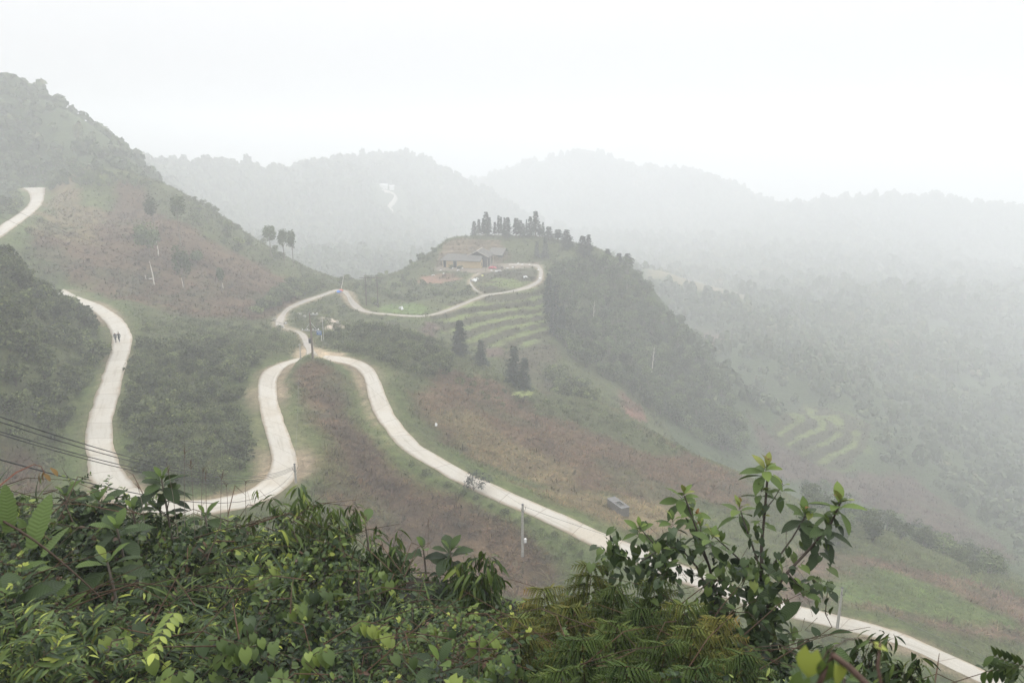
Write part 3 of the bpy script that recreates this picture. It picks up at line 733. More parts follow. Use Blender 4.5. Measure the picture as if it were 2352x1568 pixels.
# ------------------------------------------------------------------ shrubs and broadleaf trees of the slopes: one object each
def clump_mesh(name, g, r, h, nl, ls, mat, nb=6, stems=True, z0=0.25, flat=1.0):
    b = Bag()
    ctr = [(0, 0, h * 0.55, r * 0.75)]
    for _ in range(nb):
        a = g.random() * 2 * PI; d = r * g.uniform(0.35, 0.8)
        ctr.append((math.cos(a) * d, math.sin(a) * d, h * g.uniform(z0, 0.85), r * g.uniform(0.3, 0.55)))
    w = np.array([c[3] ** 2 for c in ctr]); w = w / w.sum()
    k = g.choice(len(ctr), nl, p=w); C4 = np.array(ctr)[k]
    d = rnd_dirs(nl, 0.35, g); rad = C4[:, 3] * g.uniform(0.55, 1.05, nl) ** 0.5
    pos = C4[:, :3] + d * rad[:, None] * np.array([1, 1, 0.8 * flat]); pos[:, 2] = np.maximum(pos[:, 2], 0.05)
    R = rot_from(d * 0.8 + rnd_dirs(nl, 0.5, g) * 0.8, g.random(nl) * 2 * PI)
    young = g.random(len(ctr))[k]
    t = np.clip(0.2 + 0.35 * young + g.normal(0, 0.13, nl), 0.13, 1)
    b.leaves(L_RHB, pos, R, ls * g.uniform(0.6, 1.4, nl), t)
    if stems:
        for c in ctr[:4]: b.stem([(0, 0, -0.3), (c[0] * .4, c[1] * .4, c[2] * .5), (c[0], c[1], c[2])], 0.035 * h, 0.012 * h, 0.0)
    return b.mesh(name, mat)
gv = np.random.default_rng(23)
SHRUBS = [clump_mesh('shrub', gv, gv.uniform(0.8, 1.05), gv.uniform(1.3, 1.9), 460, 0.23, M_SHRUB, 7) for _ in range(6)]
LOWS = [clump_mesh('low_shrub', gv, gv.uniform(0.9, 1.2), gv.uniform(0.8, 1.1), 300, 0.18, M_SHRUB, 7) for _ in range(4)]
TREES = [clump_mesh('broadleaf_tree', gv, gv.uniform(1.7, 2.3), gv.uniform(4.2, 5.6), 620, 0.42, M_TREE, 9) for _ in range(6)]
FEATH = [clump_mesh('bamboo_clump', gv, gv.uniform(1.8, 2.2), gv.uniform(4.0, 5.0), 700, 0.36, M_TREE, 11, z0=0.4) for _ in range(2)]

def poisson(P, n, mind, g, tries=40):
    P = np.asarray(P); lo, hi = P.min(0), P.max(0); out = np.empty((0, 2))
    for _ in range(tries):
        c = g.uniform(lo, hi, (n * 3, 2)); c = c[in_poly(c[:, 0], c[:, 1], P)]
        c = c[(hz(c[:, 0], c[:, 1], ROADD) > 1.3) & (hz(c[:, 0], c[:, 1], PATHD) > 0.8)]
        for q in c:
            if len(out) >= n: return out
            if not len(out) or np.min(np.hypot(*(out - q).T)) > mind: out = np.vstack([out, q])
    return out
PLANTED = []
def plant_zone(name, meshes, px, n, mind, s0, s1, label, cat, group, sz=1.0):
    for x, y in poisson(px_poly(px), n, mind, gv):
        s = gv.uniform(s0, s1)
        PLANTED.append((s / math.hypot(x, y), name, meshes[gv.integers(len(meshes))], (x, y, float(hz(x, y)) - 0.12 * s), gv.random() * 2 * PI,
                        (s * gv.uniform(.85, 1.2), s * gv.uniform(.85, 1.2), s * sz * gv.uniform(.85, 1.15)), label, cat, group))
plant_zone('shrub', SHRUBS, [(-60,600),(0,596),(60,632),(130,672),(165,705),(225,770),(236,832),(212,885),(192,965),(150,1010),(60,1005),(0,1000),(-60,990)], 240, 0.95, 0.65, 1.95,
 'leafy green shrub in the dense thicket uphill of the leftmost stretch of road', 'shrub', 'shrubs of the thicket left of the road')
plant_zone('shrub', SHRUBS + LOWS, [(312,812),(308,900),(284,960),(276,1040),(310,1085),(420,1125),(520,1118),(575,1060),(572,980),(560,900),(590,830),(560,800),(450,790),(380,780),(330,790)], 270, 1.0, 0.6, 1.75,
 'leafy green shrub in the thicket enclosed by the hairpin loop of the road', 'shrub', 'shrubs of the thicket inside the road loop')
plant_zone('low_shrub', LOWS, [(310,765),(380,772),(450,785),(560,795),(600,820),(668,805),(640,752),(560,748),(430,740),(345,742)], 80, 1.7, 0.7, 1.2,
 'low scrubby bush among brown grass above the loop thicket', 'bush', 'low bushes above the loop thicket')
plant_zone('low_shrub', LOWS + SHRUBS[:2], [(745,775),(830,748),(910,756),(1000,786),(1040,820),(1035,862),(960,862),(900,838),(830,815),(770,805)], 170, 1.15, 0.75, 1.35,
 'green bush on the scrubby knoll behind the sharp bend of the road', 'bush', 'bushes on the knoll behind the bend')
plant_zone('shrub', SHRUBS, [(585,722),(640,705),(700,678),(745,660),(720,648),(680,642),(640,665),(600,700)], 60, 1.6, 0.9, 1.6,
 'green shrub on the uphill side of the dirt track', 'shrub', 'shrubs above the dirt track')
plant_zone('low_shrub', LOWS, [(672,728),(700,712),(755,690),(800,700),(812,720),(790,760),(740,768),(690,755)], 45, 1.9, 0.6, 1.2,
 'scrubby bush on the bank below the dirt track', 'bush', 'bushes below the dirt track')
plant_zone('shrub', SHRUBS, [(885,690),(905,655),(940,618),(1000,565),(1015,572),(985,612),(965,640),(1010,655),(1080,660),(1072,680),(1000,700),(930,700)], 130, 1.6, 0.9, 1.5,
 'shrub on the overgrown left flank of the farmhouse hill', 'shrub', 'shrubs on the left flank of the farmhouse hill')
plant_zone('shrub', SHRUBS, [(780,650),(830,640),(900,650),(895,690),(870,700),(820,690),(800,668)], 60, 1.9, 0.9, 1.6,
 'shrub in the hollow behind the pair of wooden poles', 'shrub', 'shrubs in the hollow behind the twin poles')
plant_zone('shrub', SHRUBS, [(430,450),(560,530),(690,628),(735,650),(700,648),(620,612),(540,585),(460,530),(400,470)], 150, 2.0, 0.9, 1.8,
 'pale green shrub along the ridge line of the brown hill', 'shrub', 'shrubs along the ridge of the brown hill')
plant_zone('broadleaf_tree', TREES, [(-40,235),(40,275),(100,315),(165,375),(255,402),(330,424),(320,434),(225,432),(165,425),(118,440),(100,425),(40,425),(-40,425)], 430, 2.3, 0.32, 0.66,
 'rounded tree on the steep wooded hillside above the upper road', 'tree', 'trees on the steep hillside above the upper road')
plant_zone('shrub', SHRUBS, [(-60,430),(40,440),(62,468),(20,500),(-30,525),(-80,530)], 40, 2.0, 1.2, 2.2,
 'shrub on the inner side of the upper road bend', 'shrub', 'shrubs inside the upper bend')
plant_zone('broadleaf_tree', TREES, [(1250,740),(1262,700),(1255,660),(1290,632),(1300,612),(1400,612),(1460,632),(1500,700),(1560,768),(1620,838),(1690,935),(1712,1030),(1650,1035),(1570,985),(1500,950),(1430,885),(1340,845),(1290,800),(1270,760)], 285, 2.9, 0.7, 1.2,
 'broadleaf tree in the wood that falls away right of the terraces', 'tree', 'trees of the wood right of the terraces')
plant_zone('shrub', SHRUBS, [(1245,865),(1290,850),(1350,890),(1370,925),(1300,915),(1250,900)], 34, 1.7, 1.1, 1.8,
 'dark bush in the dip beyond the brown slope', 'bush', 'bushes in the dip beyond the brown slope')
plant_zone('broadleaf_tree', FEATH + TREES[:2], [(1835,1120),(1880,1095),(1960,1170),(2120,1225),(2300,1300),(2340,1345),(2200,1318),(2060,1285),(1930,1255),(1860,1200)], 75, 3.0, 0.6, 1.05,
 'feathery dark tree in the gully behind the green spur', 'tree', 'trees in the gully behind the green spur')
plant_zone('low_shrub', LOWS, [(1050,872),(1120,858),(1180,890),(1230,925),(1330,925),(1480,985),(1600,1050),(1540,1045),(1380,985),(1230,955),(1080,910)], 70, 2.6, 0.5, 1.0,
 'low green bush on the crest of the brown slope', 'bush', 'low bushes on the crest of the brown slope')
plant_zone('low_shrub', LOWS, [(1840,1440),(1930,1450),(2020,1482),(2100,1515),(2160,1548),(2060,1560),(1900,1510)], 40, 1.5, 0.5, 0.95,
 'small bush on the near edge of the lowest stretch of road', 'bush', 'bushes beside the lowest stretch of road')
plant_zone('low_shrub', LOWS, [(880,985),(930,1045),(1030,1105),(1150,1165),(1280,1218),(1375,1268),(1360,1290),(1240,1215),(1100,1155),(960,1085),(900,1030)], 50, 1.6, 0.4, 0.75,
 'low green bush in the strip along the inner side of the road', 'bush', 'low bushes along the inner side of the road')

# the 290 of each kind that show largest stand as objects of their own, the rest merge into one mass
for kind, mass, mlabel in (('shrub', 'shrubbery', 'mass of smaller shrubs spread over the more distant slopes'), ('low_shrub', 'undergrowth', 'mass of low bushes spread over the more distant slopes'), ('broadleaf_tree', 'woods', 'mass of the more distant trees on the hill flanks')):
    lst = sorted((q for q in PLANTED if q[1] == kind), key=lambda q: -q[0]); rest = Bag(); mt_ = None
    for i, (_, name, me, loc, rz, scl3, label, cat, group) in enumerate(lst):
        if i < 290:
            o = link(name, me); o.location = loc; o.rotation_euler = (0, 0, rz); o.scale = scl3; tag(o, label, cat, group)
        else:
            n_v, n_f = len(me.vertices), len(me.polygons); V = np.empty(n_v * 3, np.float32); me.vertices.foreach_get('co', V); V = V.reshape(-1, 3) * np.array(scl3)
            c, s_ = math.cos(rz), math.sin(rz); V = np.stack([V[:, 0] * c - V[:, 1] * s_, V[:, 0] * s_ + V[:, 1] * c, V[:, 2]], 1) + np.array(loc)
            Fc = np.empty(n_f * 4, np.int32); me.loops.foreach_get('vertex_index', Fc); T = np.empty(n_v, np.float32); me.attributes['tint'].data.foreach_get('value', T)
            rest.add(V, Fc.reshape(-1, 4), np.where(T > .1, np.clip(T + gv.normal(0, .1), .13, 1), T)); mt_ = me.materials[0]
    if mt_: tag(link(mass, rest.mesh(mass, mt_)), mlabel, None, None, 'stuff')

FAR_LANE = [(880,440),(892,441),(904,446),(910,454),(905,464),(896,473),(893,480),(903,485)]
# ------------------------------------------------------------------ far woods: one canopy nobody could count
gf = np.random.default_rng(41)
def crown_t(g, n):
    d = rnd_dirs(n, 0.55, g); pos = d * g.uniform(0.75, 1.05, (n, 1)) * np.array([1, 1, 1.1]) * 0.8 + np.array([0, 0, 0.75])
    R = rot_from(d + rnd_dirs(n, 0.4, g) * 0.5, g.random(n) * 2 * PI); b = Bag(); b.leaves(L_CRD, pos, R, g.uniform(0.4, 0.75, n), g.normal(0, 0.12, n))
    return b.arr()[:3]
CROWNS = [crown_t(gf, 46) for _ in range(5)]
xa, ya = sample(9000, 130, 420, gf); xb, yb = sample(52000, 420, 1400, gf)
x, y = np.r_[xa, xb], np.r_[ya, yb]; rr = np.hypot(x, y)
cc = cover(x, y)
wood = (np.abs(cc[:, 0] - WOOD[0]) < 0.012) & (rr > 212)
for P in (ZP['valley_fields'], ZP['valley_brown']): wood &= ~in_poly(x, y, P)
left_back = (rr > 300) & (x < 40)
far_lane = np.array([hit(u_, v_, far=1400)[:2] for u_, v_ in FAR_LANE]); nearl = np.min([np.hypot(x - q_[0], y - q_[1]) for q_ in (far_lane[:-1] + far_lane[1:]) / 2] + [np.hypot(x - q_[0], y - q_[1]) for q_ in far_lane], axis=0) < 16
k_ = wood & ~nearl & ((x > 55) | left_back) & (gf.random(len(x)) < 0.35 + 0.65 * sstep(-0.3, 0.2, fbm(x, y, 40, 51)))
x, y, rr = x[k_], y[k_], rr[k_]
s = gf.uniform(.75, 1.4, len(x)) * np.clip(rr / 180, 1.7, 4.0)
tall = np.where(gf.random(len(x)) < 0.18, gf.uniform(1.4, 2.0, len(x)), gf.uniform(0.8, 1.3, len(x)))
tn = np.clip(0.42 + 0.5 * fbm(x, y, 50, 61) + gf.normal(0, 0.16, len(x)), 0, 1)
pick = gf.integers(0, 5, len(x)); B = Bag()
for k, tm in enumerate(CROWNS):
    q = np.where(pick == k)[0]; yaw = gf.random(len(q)) * 2 * PI
    R = rot_from(np.tile((0, 0, 1.0), (len(q), 1)), yaw); R[:, :, 2] *= tall[q][:, None]
    V, Fc = place_many((tm[0], tm[1]), np.stack([x[q], y[q], hz(x[q], y[q]) - 0.3], 1), R, s[q])
    B.add(V, Fc, np.clip(np.repeat(tn[q], len(tm[0])) + np.tile(tm[2], len(q)), 0, 1))
tag(link('forest', B.mesh('forest', M_WOOD_)), 'hazy far woods covering the hills across the valley', None, None, 'stuff')
print('forest crowns', len(x))

# ------------------------------------------------------------------ trees one can tell apart
def spot(u, v, dmax=330, d0=275):
    p = hit(u, v)
    if np.linalg.norm(p) > dmax:
        p = at(u, v, d0); p[2] = float(hz(p[0], p[1]))
    return p
def crown_arr(g, r, h, nl, ls, nb=5, low=0.25):
    b = Bag(); ctr = [(0, 0, 0, r * .8)] + [(math.cos(a) * r * .5, math.sin(a) * r * .5, g.uniform(-.5, .5) * h * .6, r * g.uniform(.35, .6)) for a in g.random(nb) * 2 * PI]
    C4 = np.array(ctr)[g.integers(0, len(ctr), nl)]; d = rnd_dirs(nl, 0.2, g)
    pos = C4[:, :3] + d * (C4[:, 3] * g.uniform(.4, 1.05, nl) ** .6)[:, None] * np.array([1, 1, h / r * 1.0])
    b.leaves(L_RHB, pos, rot_from(d + rnd_dirs(nl, .4, g) * .9, g.random(nl) * 2 * PI), ls * g.uniform(.6, 1.4, nl), np.clip(low + .3 * g.random(nl), .13, 1))
    return b
def round_tree(u, vb, vt, vc, w, label, dmax=330, group=None, lean=0.0, tint=0.30):
    """trunk from the ground at (u,vb); crown between vt and vc, w pixels wide"""
    p = spot(u, vb, dmax); d = np.linalg.norm(p); m = d / F / 0.985
    r, htop, hc = w * m / 2 * .92, (vb - vt) * m, (vb - vc) * m
    root = empty('tree', p, 0, label, 'tree', group)
    b = MB(); zc = (htop + hc) / 2
    b.tube([(0, 0, -.4), (lean * .4, 0, hc * .5), (lean * .9, 0, hc), (lean, 0, zc)], [.16, .12, .10, .05], 6)
    for a in (0.5, 2.6, 4.4): b.tube([(lean * .9, 0, hc), (lean + math.cos(a) * r * .5, math.sin(a) * r * .5, zc)], [.06, .025], 5)
    b.build('trunk', M_BARK, root)
    cb = crown_arr(gv, r, (htop - hc) / 2 * 1.25, 900, .16 * r + .22, low=tint)
    o = link('crown', cb.mesh('crown', M_TREE), root); o.location = (lean, 0, zc)
    return root
for a in [(345, 592, 516, 573, 54, 'stout round-crowned dark tree left of the short white trunk on the brown hill'),
          (357, 545, 457, 503, 32, 'slender tree just behind the stout round-crowned tree on the brown hill'),
          (415, 564, 463, 508, 36, 'tall slim round-topped tree standing alone on the brown hill'),
          (424, 668, 568, 645, 40, 'tree with a long drooping crown midway up the brown hill'),
          (452, 603, 577, 599, 28, 'small round bush-like tree right of the slim tree on the brown hill'),
          (510, 675, 616, 650, 18, 'thin yellowish sapling low on the brown hill'),
          (623, 595, 521, 556, 30, 'leftmost of the three round-topped trees on the ridge end'),
          (654, 609, 532, 572, 26, 'middle one of the three round-topped trees on the ridge end'),
          (674.5, 612, 532, 574, 24, 'rightmost of the three round-topped trees on the ridge end'),
          (210, 356, 325, 342, 15, 'tiny lone tree standing up from the hill skyline')]:
    round_tree(*a, dmax=420)
def bare(u, vt, vb, lean, label, r=.16, branches=0):
    p = spot(u, vb); m = np.linalg.norm(p) / F / .98; h = (vb - vt) * m; dx = lean * m
    root = empty('bare_tree', p, 0, label, 'dead tree')
    b = MB(); b.tube([(0, 0, -.3), (dx * .3 + .05, 0, h * .4), (dx * .7, .05, h * .75), (dx, 0, h)], [r, r * .8, r * .6, r * .25], 7); b.build('trunk', M_PALE, root)
    if branches:
        b = MB()
        for k in range(branches):
            z = h * (.5 + .13 * k); s = (-1) ** k; b.tube([(dx * z / h, 0, z), (dx * z / h + s * .35, .1, z + .5), (dx * z / h + s * .6, .1, z + 1.1)], [r * .35, r * .2, r * .08], 4)
        b.build('branches', M_PALE, root)
bare(364.5, 556, 589, -1, 'short thick white bare trunk beside the stout dark tree')
bare(354.5, 606, 654, -4, 'taller leaning white bare trunk lower on the brown hill')
bare(421, 640, 660, -2, 'little white stump under the drooping tree', .09)
bare(512, 650, 662, 0, 'tiny pale stub beside the yellowish sapling', .08)
bare(1496, 796, 862, 4, 'slender white leafless trunk rising out of the wood', .13, 4)
bare(1362, 690, 745, 2, 'faint thin pale trunk high in the wood', .09, 3)
bare(1053, 527, 541, -1, 'bare dead snag on the left shoulder of the hilltop', .12)
p0 = spot(350, 641); p1 = spot(335, 643)
b = MB(); b.tube([p0 + np.array([0, 0, .15]), p1 + np.array([0, 0, .25]), p1 + np.array([-.05, 0, 1.1])], [.10, .09, .06], 6)
tag(b.build('fallen_log', M_PALE), 'crooked white fallen log left of the leaning white trunk', 'log')

def conifer_mesh(name, g, h, r, open_=0.0):
    """trunk and whorls of drooping branches"""
    t = MB(); t.tube([(0, 0, -.4), (0, 0, h * .5), (0, 0, h)], [.022 * h, .014 * h, .004 * h], 6)
    b = Bag(); z = h * (.10 + open_); k = 0
    while z < h * .985:
        f = 1 - (z / h - .1) / .9; rr_ = r * (f ** .75) * g.uniform(.7, 1.12) + .08
        for _ in range(7):
            a = g.random() * 2 * PI; d = np.array([math.cos(a), math.sin(a), 0]); L_ = rr_ * g.uniform(.6, 1.1)
            n = max(2, int(L_ / .20)); tt = (np.arange(n) + g.random(n)) / n
            pos = d[None] * (tt * L_)[:, None]; pos[:, 2] = z + .10 * L_ * np.sin(tt * PI) - .30 * L_ * tt ** 2 + g.normal(0, .05, n)
            for s_ in (-1, 1, 0):
                dirs = d + s_ * .8 * np.array([-d[1], d[0], 0]) + np.array([0, 0, -.35]) + g.normal(0, .2, (n, 3))
                R = np.stack([frame(q, g.normal(0, .5)) for q in dirs])
                b.leaves(L_RHB, pos, R, g.uniform(.28, .52, n), np.clip(.2 + .45 * g.random(n) * (.5 + .5 * tt), .13, 1))
        z += h * .037 * g.uniform(.8, 1.2); k += 1
    tm = bpy.data.meshes.new(name + '_trunk'); tm.from_pydata(t.v, [], t.f); tm.materials.append(M_BARK)
    return tm, b.mesh(name + '_crown', M_FIR), h, r
CON = [conifer_mesh('fir', gv, 8.0, 1.45), conifer_mesh('fir', gv, 8.0, 1.7), conifer_mesh('fir', gv, 8.0, 1.25), conifer_mesh('fir', gv, 8.0, 1.35, .12)]
def fir(u, vt, vb, w, label, group=None, kind=None, d0=275, dmax=330):
    p = spot(u, vb, dmax, d0); m = np.linalg.norm(p) / F / .985; h = (vb - vt) * m
    tm, cm, h0, r0 = CON[gv.integers(4) if kind is None else kind]
    root = empty('fir_tree', p, gv.random() * 6, label, 'fir tree', group); s = h / h0; root.scale = (max(.3, w * m / 2 / r0) * (1.4 if kind is not None else 1.75), max(.3, w * m / 2 / r0) * (1.4 if kind is not None else 1.75), s)
    link('trunk', tm, root); link('crown', cm, root)
fir(1057, 733, 816, 34, 'tall spire-shaped fir at the left end of the four firs below the terraces', kind=0)
fir(1105, 779, 842, 30, 'smallest, lighter fir second from the left below the terraces', kind=1)
fir(1180, 791, 884, 34, 'tall dark fir of the close pair below the terraces, the higher one', kind=0)
fir(1204, 820, 897, 28, 'narrower right-hand fir of the close pair below the terraces', kind=2)
TOP = [(230,290,650,120),(345,240,650,120),(450,230,650,110),(520,130,680,150),(600,240,680,110),(740,360,700,100),(830,200,720,100),(890,230,720,90),(975,260,720,90),(1050,260,740,160),(1265,260,720,150),(1360,310,720,130),(1440,400,720,110),(1520,280,680,50),(1610,240,720,130),(1745,90,720,170),(1850,420,720,120),(1930,330,690,90)]
for x_, t_, b_, w_2 in TOP:
    fir((1860 + x_ / 6.19) / 1.7415, (830 + t_ / 6.19) / 1.7415, (830 + b_ / 6.19) / 1.7415 + 2, w_2 / 6.19 / 1.7415, 'dark fir in the row along the hilltop above the farmhouse', 'firs in a row on the hilltop', 3 if x_ in (345, 450, 740, 830, 890) else None)
for x_, t_, b_, w_2 in [(-10,185,280,50),(55,205,280,60),(115,210,335,75),(225,250,395,60),(265,245,395,55),(397,340,430,50),(480,370,450,45),(540,375,450,52)]:
    fir((2200 + x_ / 1.742) / 1.7415, (800 + t_ / 1.742) / 1.7415, (800 + b_ / 1.742) / 1.7415, w_2 / 1.742 / 1.7415, 'dark fir stepping down the ridge right of the hilltop row', 'firs stepping down the ridge')
for u_, t_, b_, w_2 in [(1252,547,594,14),(1233,555,592,11),(1259,628,726,20),(1276,655,748,20),(1290,700,776,20),(1270,690,770,16)]:
    fir(u_, t_, b_, w_2, 'tall narrow dark fir at the right-hand edge of the terraces', 'firs edging the terraces', 2)
# tree fern with a flat umbrella of fronds
p = spot(1203, 926); m = np.linalg.norm(p) / F; root = empty('tree_fern', p, 0, 'small umbrella-topped tree fern in front of the pair of firs', 'tree fern')
b = MB(); b.tube([(0, 0, -.2), (.1, 0, 1.0), (.15, 0, 1.7)], [.13, .11, .12], 7); b.tube([(-.25, .1, -.2), (-.2, .1, 1.3)], [.1, .1], 7); b.build('trunk', M_BARK, root)
b = Bag()
for k in range(26):
    a = gv.random() * 6.28; L_ = gv.uniform(1.3, 2.3); n = 12; t = np.linspace(.05, 1, n); d = np.array([math.cos(a), math.sin(a), 0])
    pos = d[None] * (t * L_)[:, None]; pos[:, 2] = 1.7 + .5 * np.sin(t * 2.2) - .35 * t ** 2
    for s_ in (-1, 1):
        R = np.stack([frame(d * .5 + s_ * np.array([-d[1], d[0], 0]) + np.array([0, 0, -.25])) for _ in t]); b.leaves(L_RHB, pos, R, .42 * (1 - .7 * t) + .1, np.full(n, .75) + gv.normal(0, .1, n))
link('crown', b.mesh('crown', M_SHRUB), root)
# sapling leaning over the road edge
p = spot(1088, 1127); m = np.linalg.norm(p) / F; root = empty('sapling', p, 0, 'small dark-leaved sapling leaning over the near edge of the road', 'sapling')
b = MB(); tips = []
for a, l, hgt in [(0.2, 1.9, 1.5), (2.6, .7, 1.9), (1.2, 1.0, 2.2), (5.6, 1.3, 1.0), (4, .6, 1.5), (0.5, 1.3, 1.9), (3.3, .8, 1.0)]:
    e = np.array([math.cos(a) * l, math.sin(a) * l * .6, hgt]); b.tube([(0, 0, 0.2), (e[0] * .3, e[1] * .3, hgt * .6), e], [.04, .025, .01], 5); tips += [e, e * np.array([.7, .7, .85])]
b.tube([(0, 0, -.3), (0, 0, .6)], [.05, .045], 6); b.build('trunk', M_BARK, root)
b = Bag()
for e in tips:
    n = 30; d = rnd_dirs(n, -.1, gv); b.leaves(L_RHB, e + d * gv.uniform(.1, .4, (n, 1)), np.stack([frame(q) for q in d]), gv.uniform(.20, .32, n), np.clip(gv.normal(.18, .06, n), .13, 1))
link('crown', b.mesh('crown', M_FIR), root)
# ------------------------------------------------------------------ poles, wires, sign
M_CONC = plain('old_concrete', (.15, .138, .122), 0.9, 0.3, 4, bump=0.3)
M_CONC2 = plain('pole_concrete', (.40, .38, .35), 0.9, 0.2, 3)
M_TIMBER = plain('dark_timber', (.085, .065, .05), 0.85, 0.3, 5)
M_STEEL = plain('galvanised_steel', (.45, .45, .45), 0.5, 0.15, 6, metal=0.6)
M_PORC = plain('white_porcelain', (.8, .8, .78), 0.3, 0.05)
M_WIRE = plain('black_cable', (.035, .035, .038), 0.6, 0.05)
M_GREYW = plain('grey_cable', (.16, .16, .16), 0.6, 0.05)
M_WHITE = plain('white_plastic', (.80, .80, .80), 0.5, 0.08)
M_DARKM = plain('dark_metal', (.07, .07, .075), 0.6, 0.1)

def ptop(u, v, p):
    """height above p at which the pole top meets the sight line, and its sideways lean"""
    r = ray(u, v); k = math.hypot(p[0], p[1]) / math.hypot(r[0], r[1])
    return r * k
# main pole at the junction
p = hit(718.7, 823); tp = ptop(709.8, 719, p); h = tp[2] - p[2]; m = np.linalg.norm(p) / F
MAIN = empty('electric_pole', p, 0, 'tall wooden electric pole with two crossarms at the road junction', 'electric pole'); MAINT = np.array(p) + np.array([0, 0, h])
b = MB(); b.tube([(0, 0, -.6), (0, 0, h * .5), (-.05, 0, h + .05)], [.19, .15, .11], 9); b.build('pole', plain('pole_wood', (.17, .135, .11), .85, .25, 4), MAIN)
arms = []
for z, x0, x1 in ((h - .25, -4.5, 18), (h - .25 - 35 * m * 1.02, -22, 18.5)):
    b = MB(); b.box(((x0 + x1) / 2 * m, .12, z), ((x1 - x0) * m, .13, .14)); b.build('crossarm', M_STEEL, MAIN)
    for k in range(4 if x0 < -10 else 3):
        x = x0 * m + .2 + k * ((x1 - x0) * m - .4) / (3 if x0 < -10 else 2)
        b = MB(); b.tube([(x, .12, z + .07), (x, .12, z + .16), (x, .12, z + .2), (x, .12, z + .3)], [.03, .09, .09, .05], 8); b.build('insulator', M_PORC, MAIN); arms.append((x, z + .28))
zl = h - .25 - 35 * m * 1.02
for s_ in (-1, 1):
    b = MB(); b.tube([(s_ * .95, .1, zl + .05), (0, .1, zl + 1.35)], .045, 5); b.build('brace', M_STEEL, MAIN)
b = MB(); b.box((-.28, -.05, 2.95), (.34, .3, .75)); b.build('junction_box', M_DARKM, MAIN)
# small concrete post left of it
p = hit(691, 826); SMALL = empty('concrete_post', p, 0, 'short thin concrete post left of the main electric pole', 'post')
b = MB(); b.tube([(0, 0, -.3), (0, 0, 2.7)], [.09, .07], 6); b.build('shaft', M_CONC2, SMALL); b = MB(); b.box((0, 0, 2.5), (.5, .06, .06)); b.build('crossarm', M_STEEL, SMALL); SMALLT = np.array(p) + np.array([0, 0, 2.7])
# thin steel pole with a hook of cable behind the sign
p = hit(736, 790); p = ground(p[0], p[1] + 2.5); tp = ptop(731, 727, p); h = tp[2] - p[2]
HK = empty('lamp_pole', p, 0, 'thin steel pole with a looped cable behind the blue sign', 'pole'); b = MB(); b.tube([(0, 0, -.3), (0, 0, h)], [.07, .05], 6); b.build('shaft', M_STEEL, HK)
b = MB(); b.tube([(.05 + .28 * math.sin(t) * (t < 3.2), 0, h - .9 + .45 * math.cos(t)) for t in np.linspace(0, PI, 9)], .05, 5); b.build('cable_loop', M_WIRE, HK)
# blue sign
p = hit(739.3, 784.5); d = np.linalg.norm(p) / F; tp = ptop(738, 759, p); h = tp[2] - p[2]
SG = empty('road_sign', p, math.radians(-12), 'small blue sign with two lines of white lettering beside the junction', 'sign')
b = MB(); b.tube([(0, 0, -.3), (0, 0, h)], .035, 6); b.build('post', M_PORC, SG)
M_BLUE = plain('sign_blue', (.035, .13, .36), .45, .1, 2); b = MB(); b.box((-.42, -.05, h - .42), (1.0, .03, .84)); pn = b.build('panel', M_BLUE, SG)
b = MB(); gs = np.random.default_rng(3)
for z, x0, x1 in ((h - .30, -.84, .0), (h - .56, -.70, -.12)):
    x = x0
    while x < x1 - .03:
        w = gs.uniform(.04, .075); hgt = .15
        b.box((x + w * .18, -.070, z), (w * .3, .008, hgt)); b.box((x + w * .5, -.070, z + gs.choice([-.06, 0, .06])), (w * .4, .008, .035)); b.box((x + w * .8, -.070, z + gs.choice([0, .03, -.03])), (w * .25, .008, hgt * .7)); x += w + .018
b.build('lettering', M_PORC, pn)
b = MB(); b.box((-.42, -.069, h - .06), (.98, .006, .03)); b.build('border_line', M_PORC, pn)
b = MB(); b.box((0, 0, .05), (.6, .5, .25), taper=.7); b.build('footing', M_CONC, SG)

def slim_pole(u, vb, ut, vt, label, name='concrete_pole', w=.20, meter=None, off=None):
    p = hit(u, vb) if off is None else off
    tp = ptop(ut, vt, p); h = tp[2] - p[2]
    root = empty(name, p, 0.5, label, 'utility pole'); b = MB()
    # two flanges and a web with openings, as these concrete poles are cast
    for s_ in (-1, 1):
        b.hexa([(x * w * .5 + s_ * w * .38, y * w * .45, -.5) for x, y in ((-.25, -1), (.25, -1), (.25, 1), (-.25, 1))],
               [(x * w * .36 + s_ * w * .25, y * w * .30, h) for x, y in ((-.25, -1), (.25, -1), (.25, 1), (-.25, 1))])
    n = 16
    for k in range(n):
        z = h * (k + .0) / n; kk = 1 - .35 * z / h; b.box((0, 0, z + .12), (w * .5 * kk, w * .62 * kk, .26))
    b.box((0, 0, h - .35), (w * .42, w * .5, .7)); b.build('shaft', M_CONC2, root)
    b = MB(); b.box((0, 0, h + .03), (w * .8, w * .8, .08)); b.build('cap', M_DARKM, root)
    b = MB(); b.tube([(math.sin(t) * .32, -.16, h - .25 - .55 * math.cos(t) ** 2 * (1)) for t in np.linspace(-PI / 2, PI / 2, 9)], .022, 5); b.build('jumper_cable', M_WIRE, root)
    if meter:
        b = MB(); b.box((.28, -.1, meter), (.26, .2, .48)); b.box((.13, -.05, meter), (.08, .06, .06)); b.build('meter_box', M_WHITE, root)
    return np.array(p) + np.array([0, 0, h - .15])
P2 = drop(681.5, 1130, 36.2); P2 = ground(P2[0], P2[1])
T2 = slim_pole(0, 0, 675.7, 1066, 'dark slim pole at the corner where the near road turns', off=P2, w=.24)
T3 = slim_pole(1200, 1277, 1203, 1158.5, 'grey concrete pole with a white meter box below the road', w=.26, meter=1.9)
T4 = slim_pole(1923, 1442, 1934, 1349, 'pale concrete pole at the near edge of the lowest road stretch', w=.24)
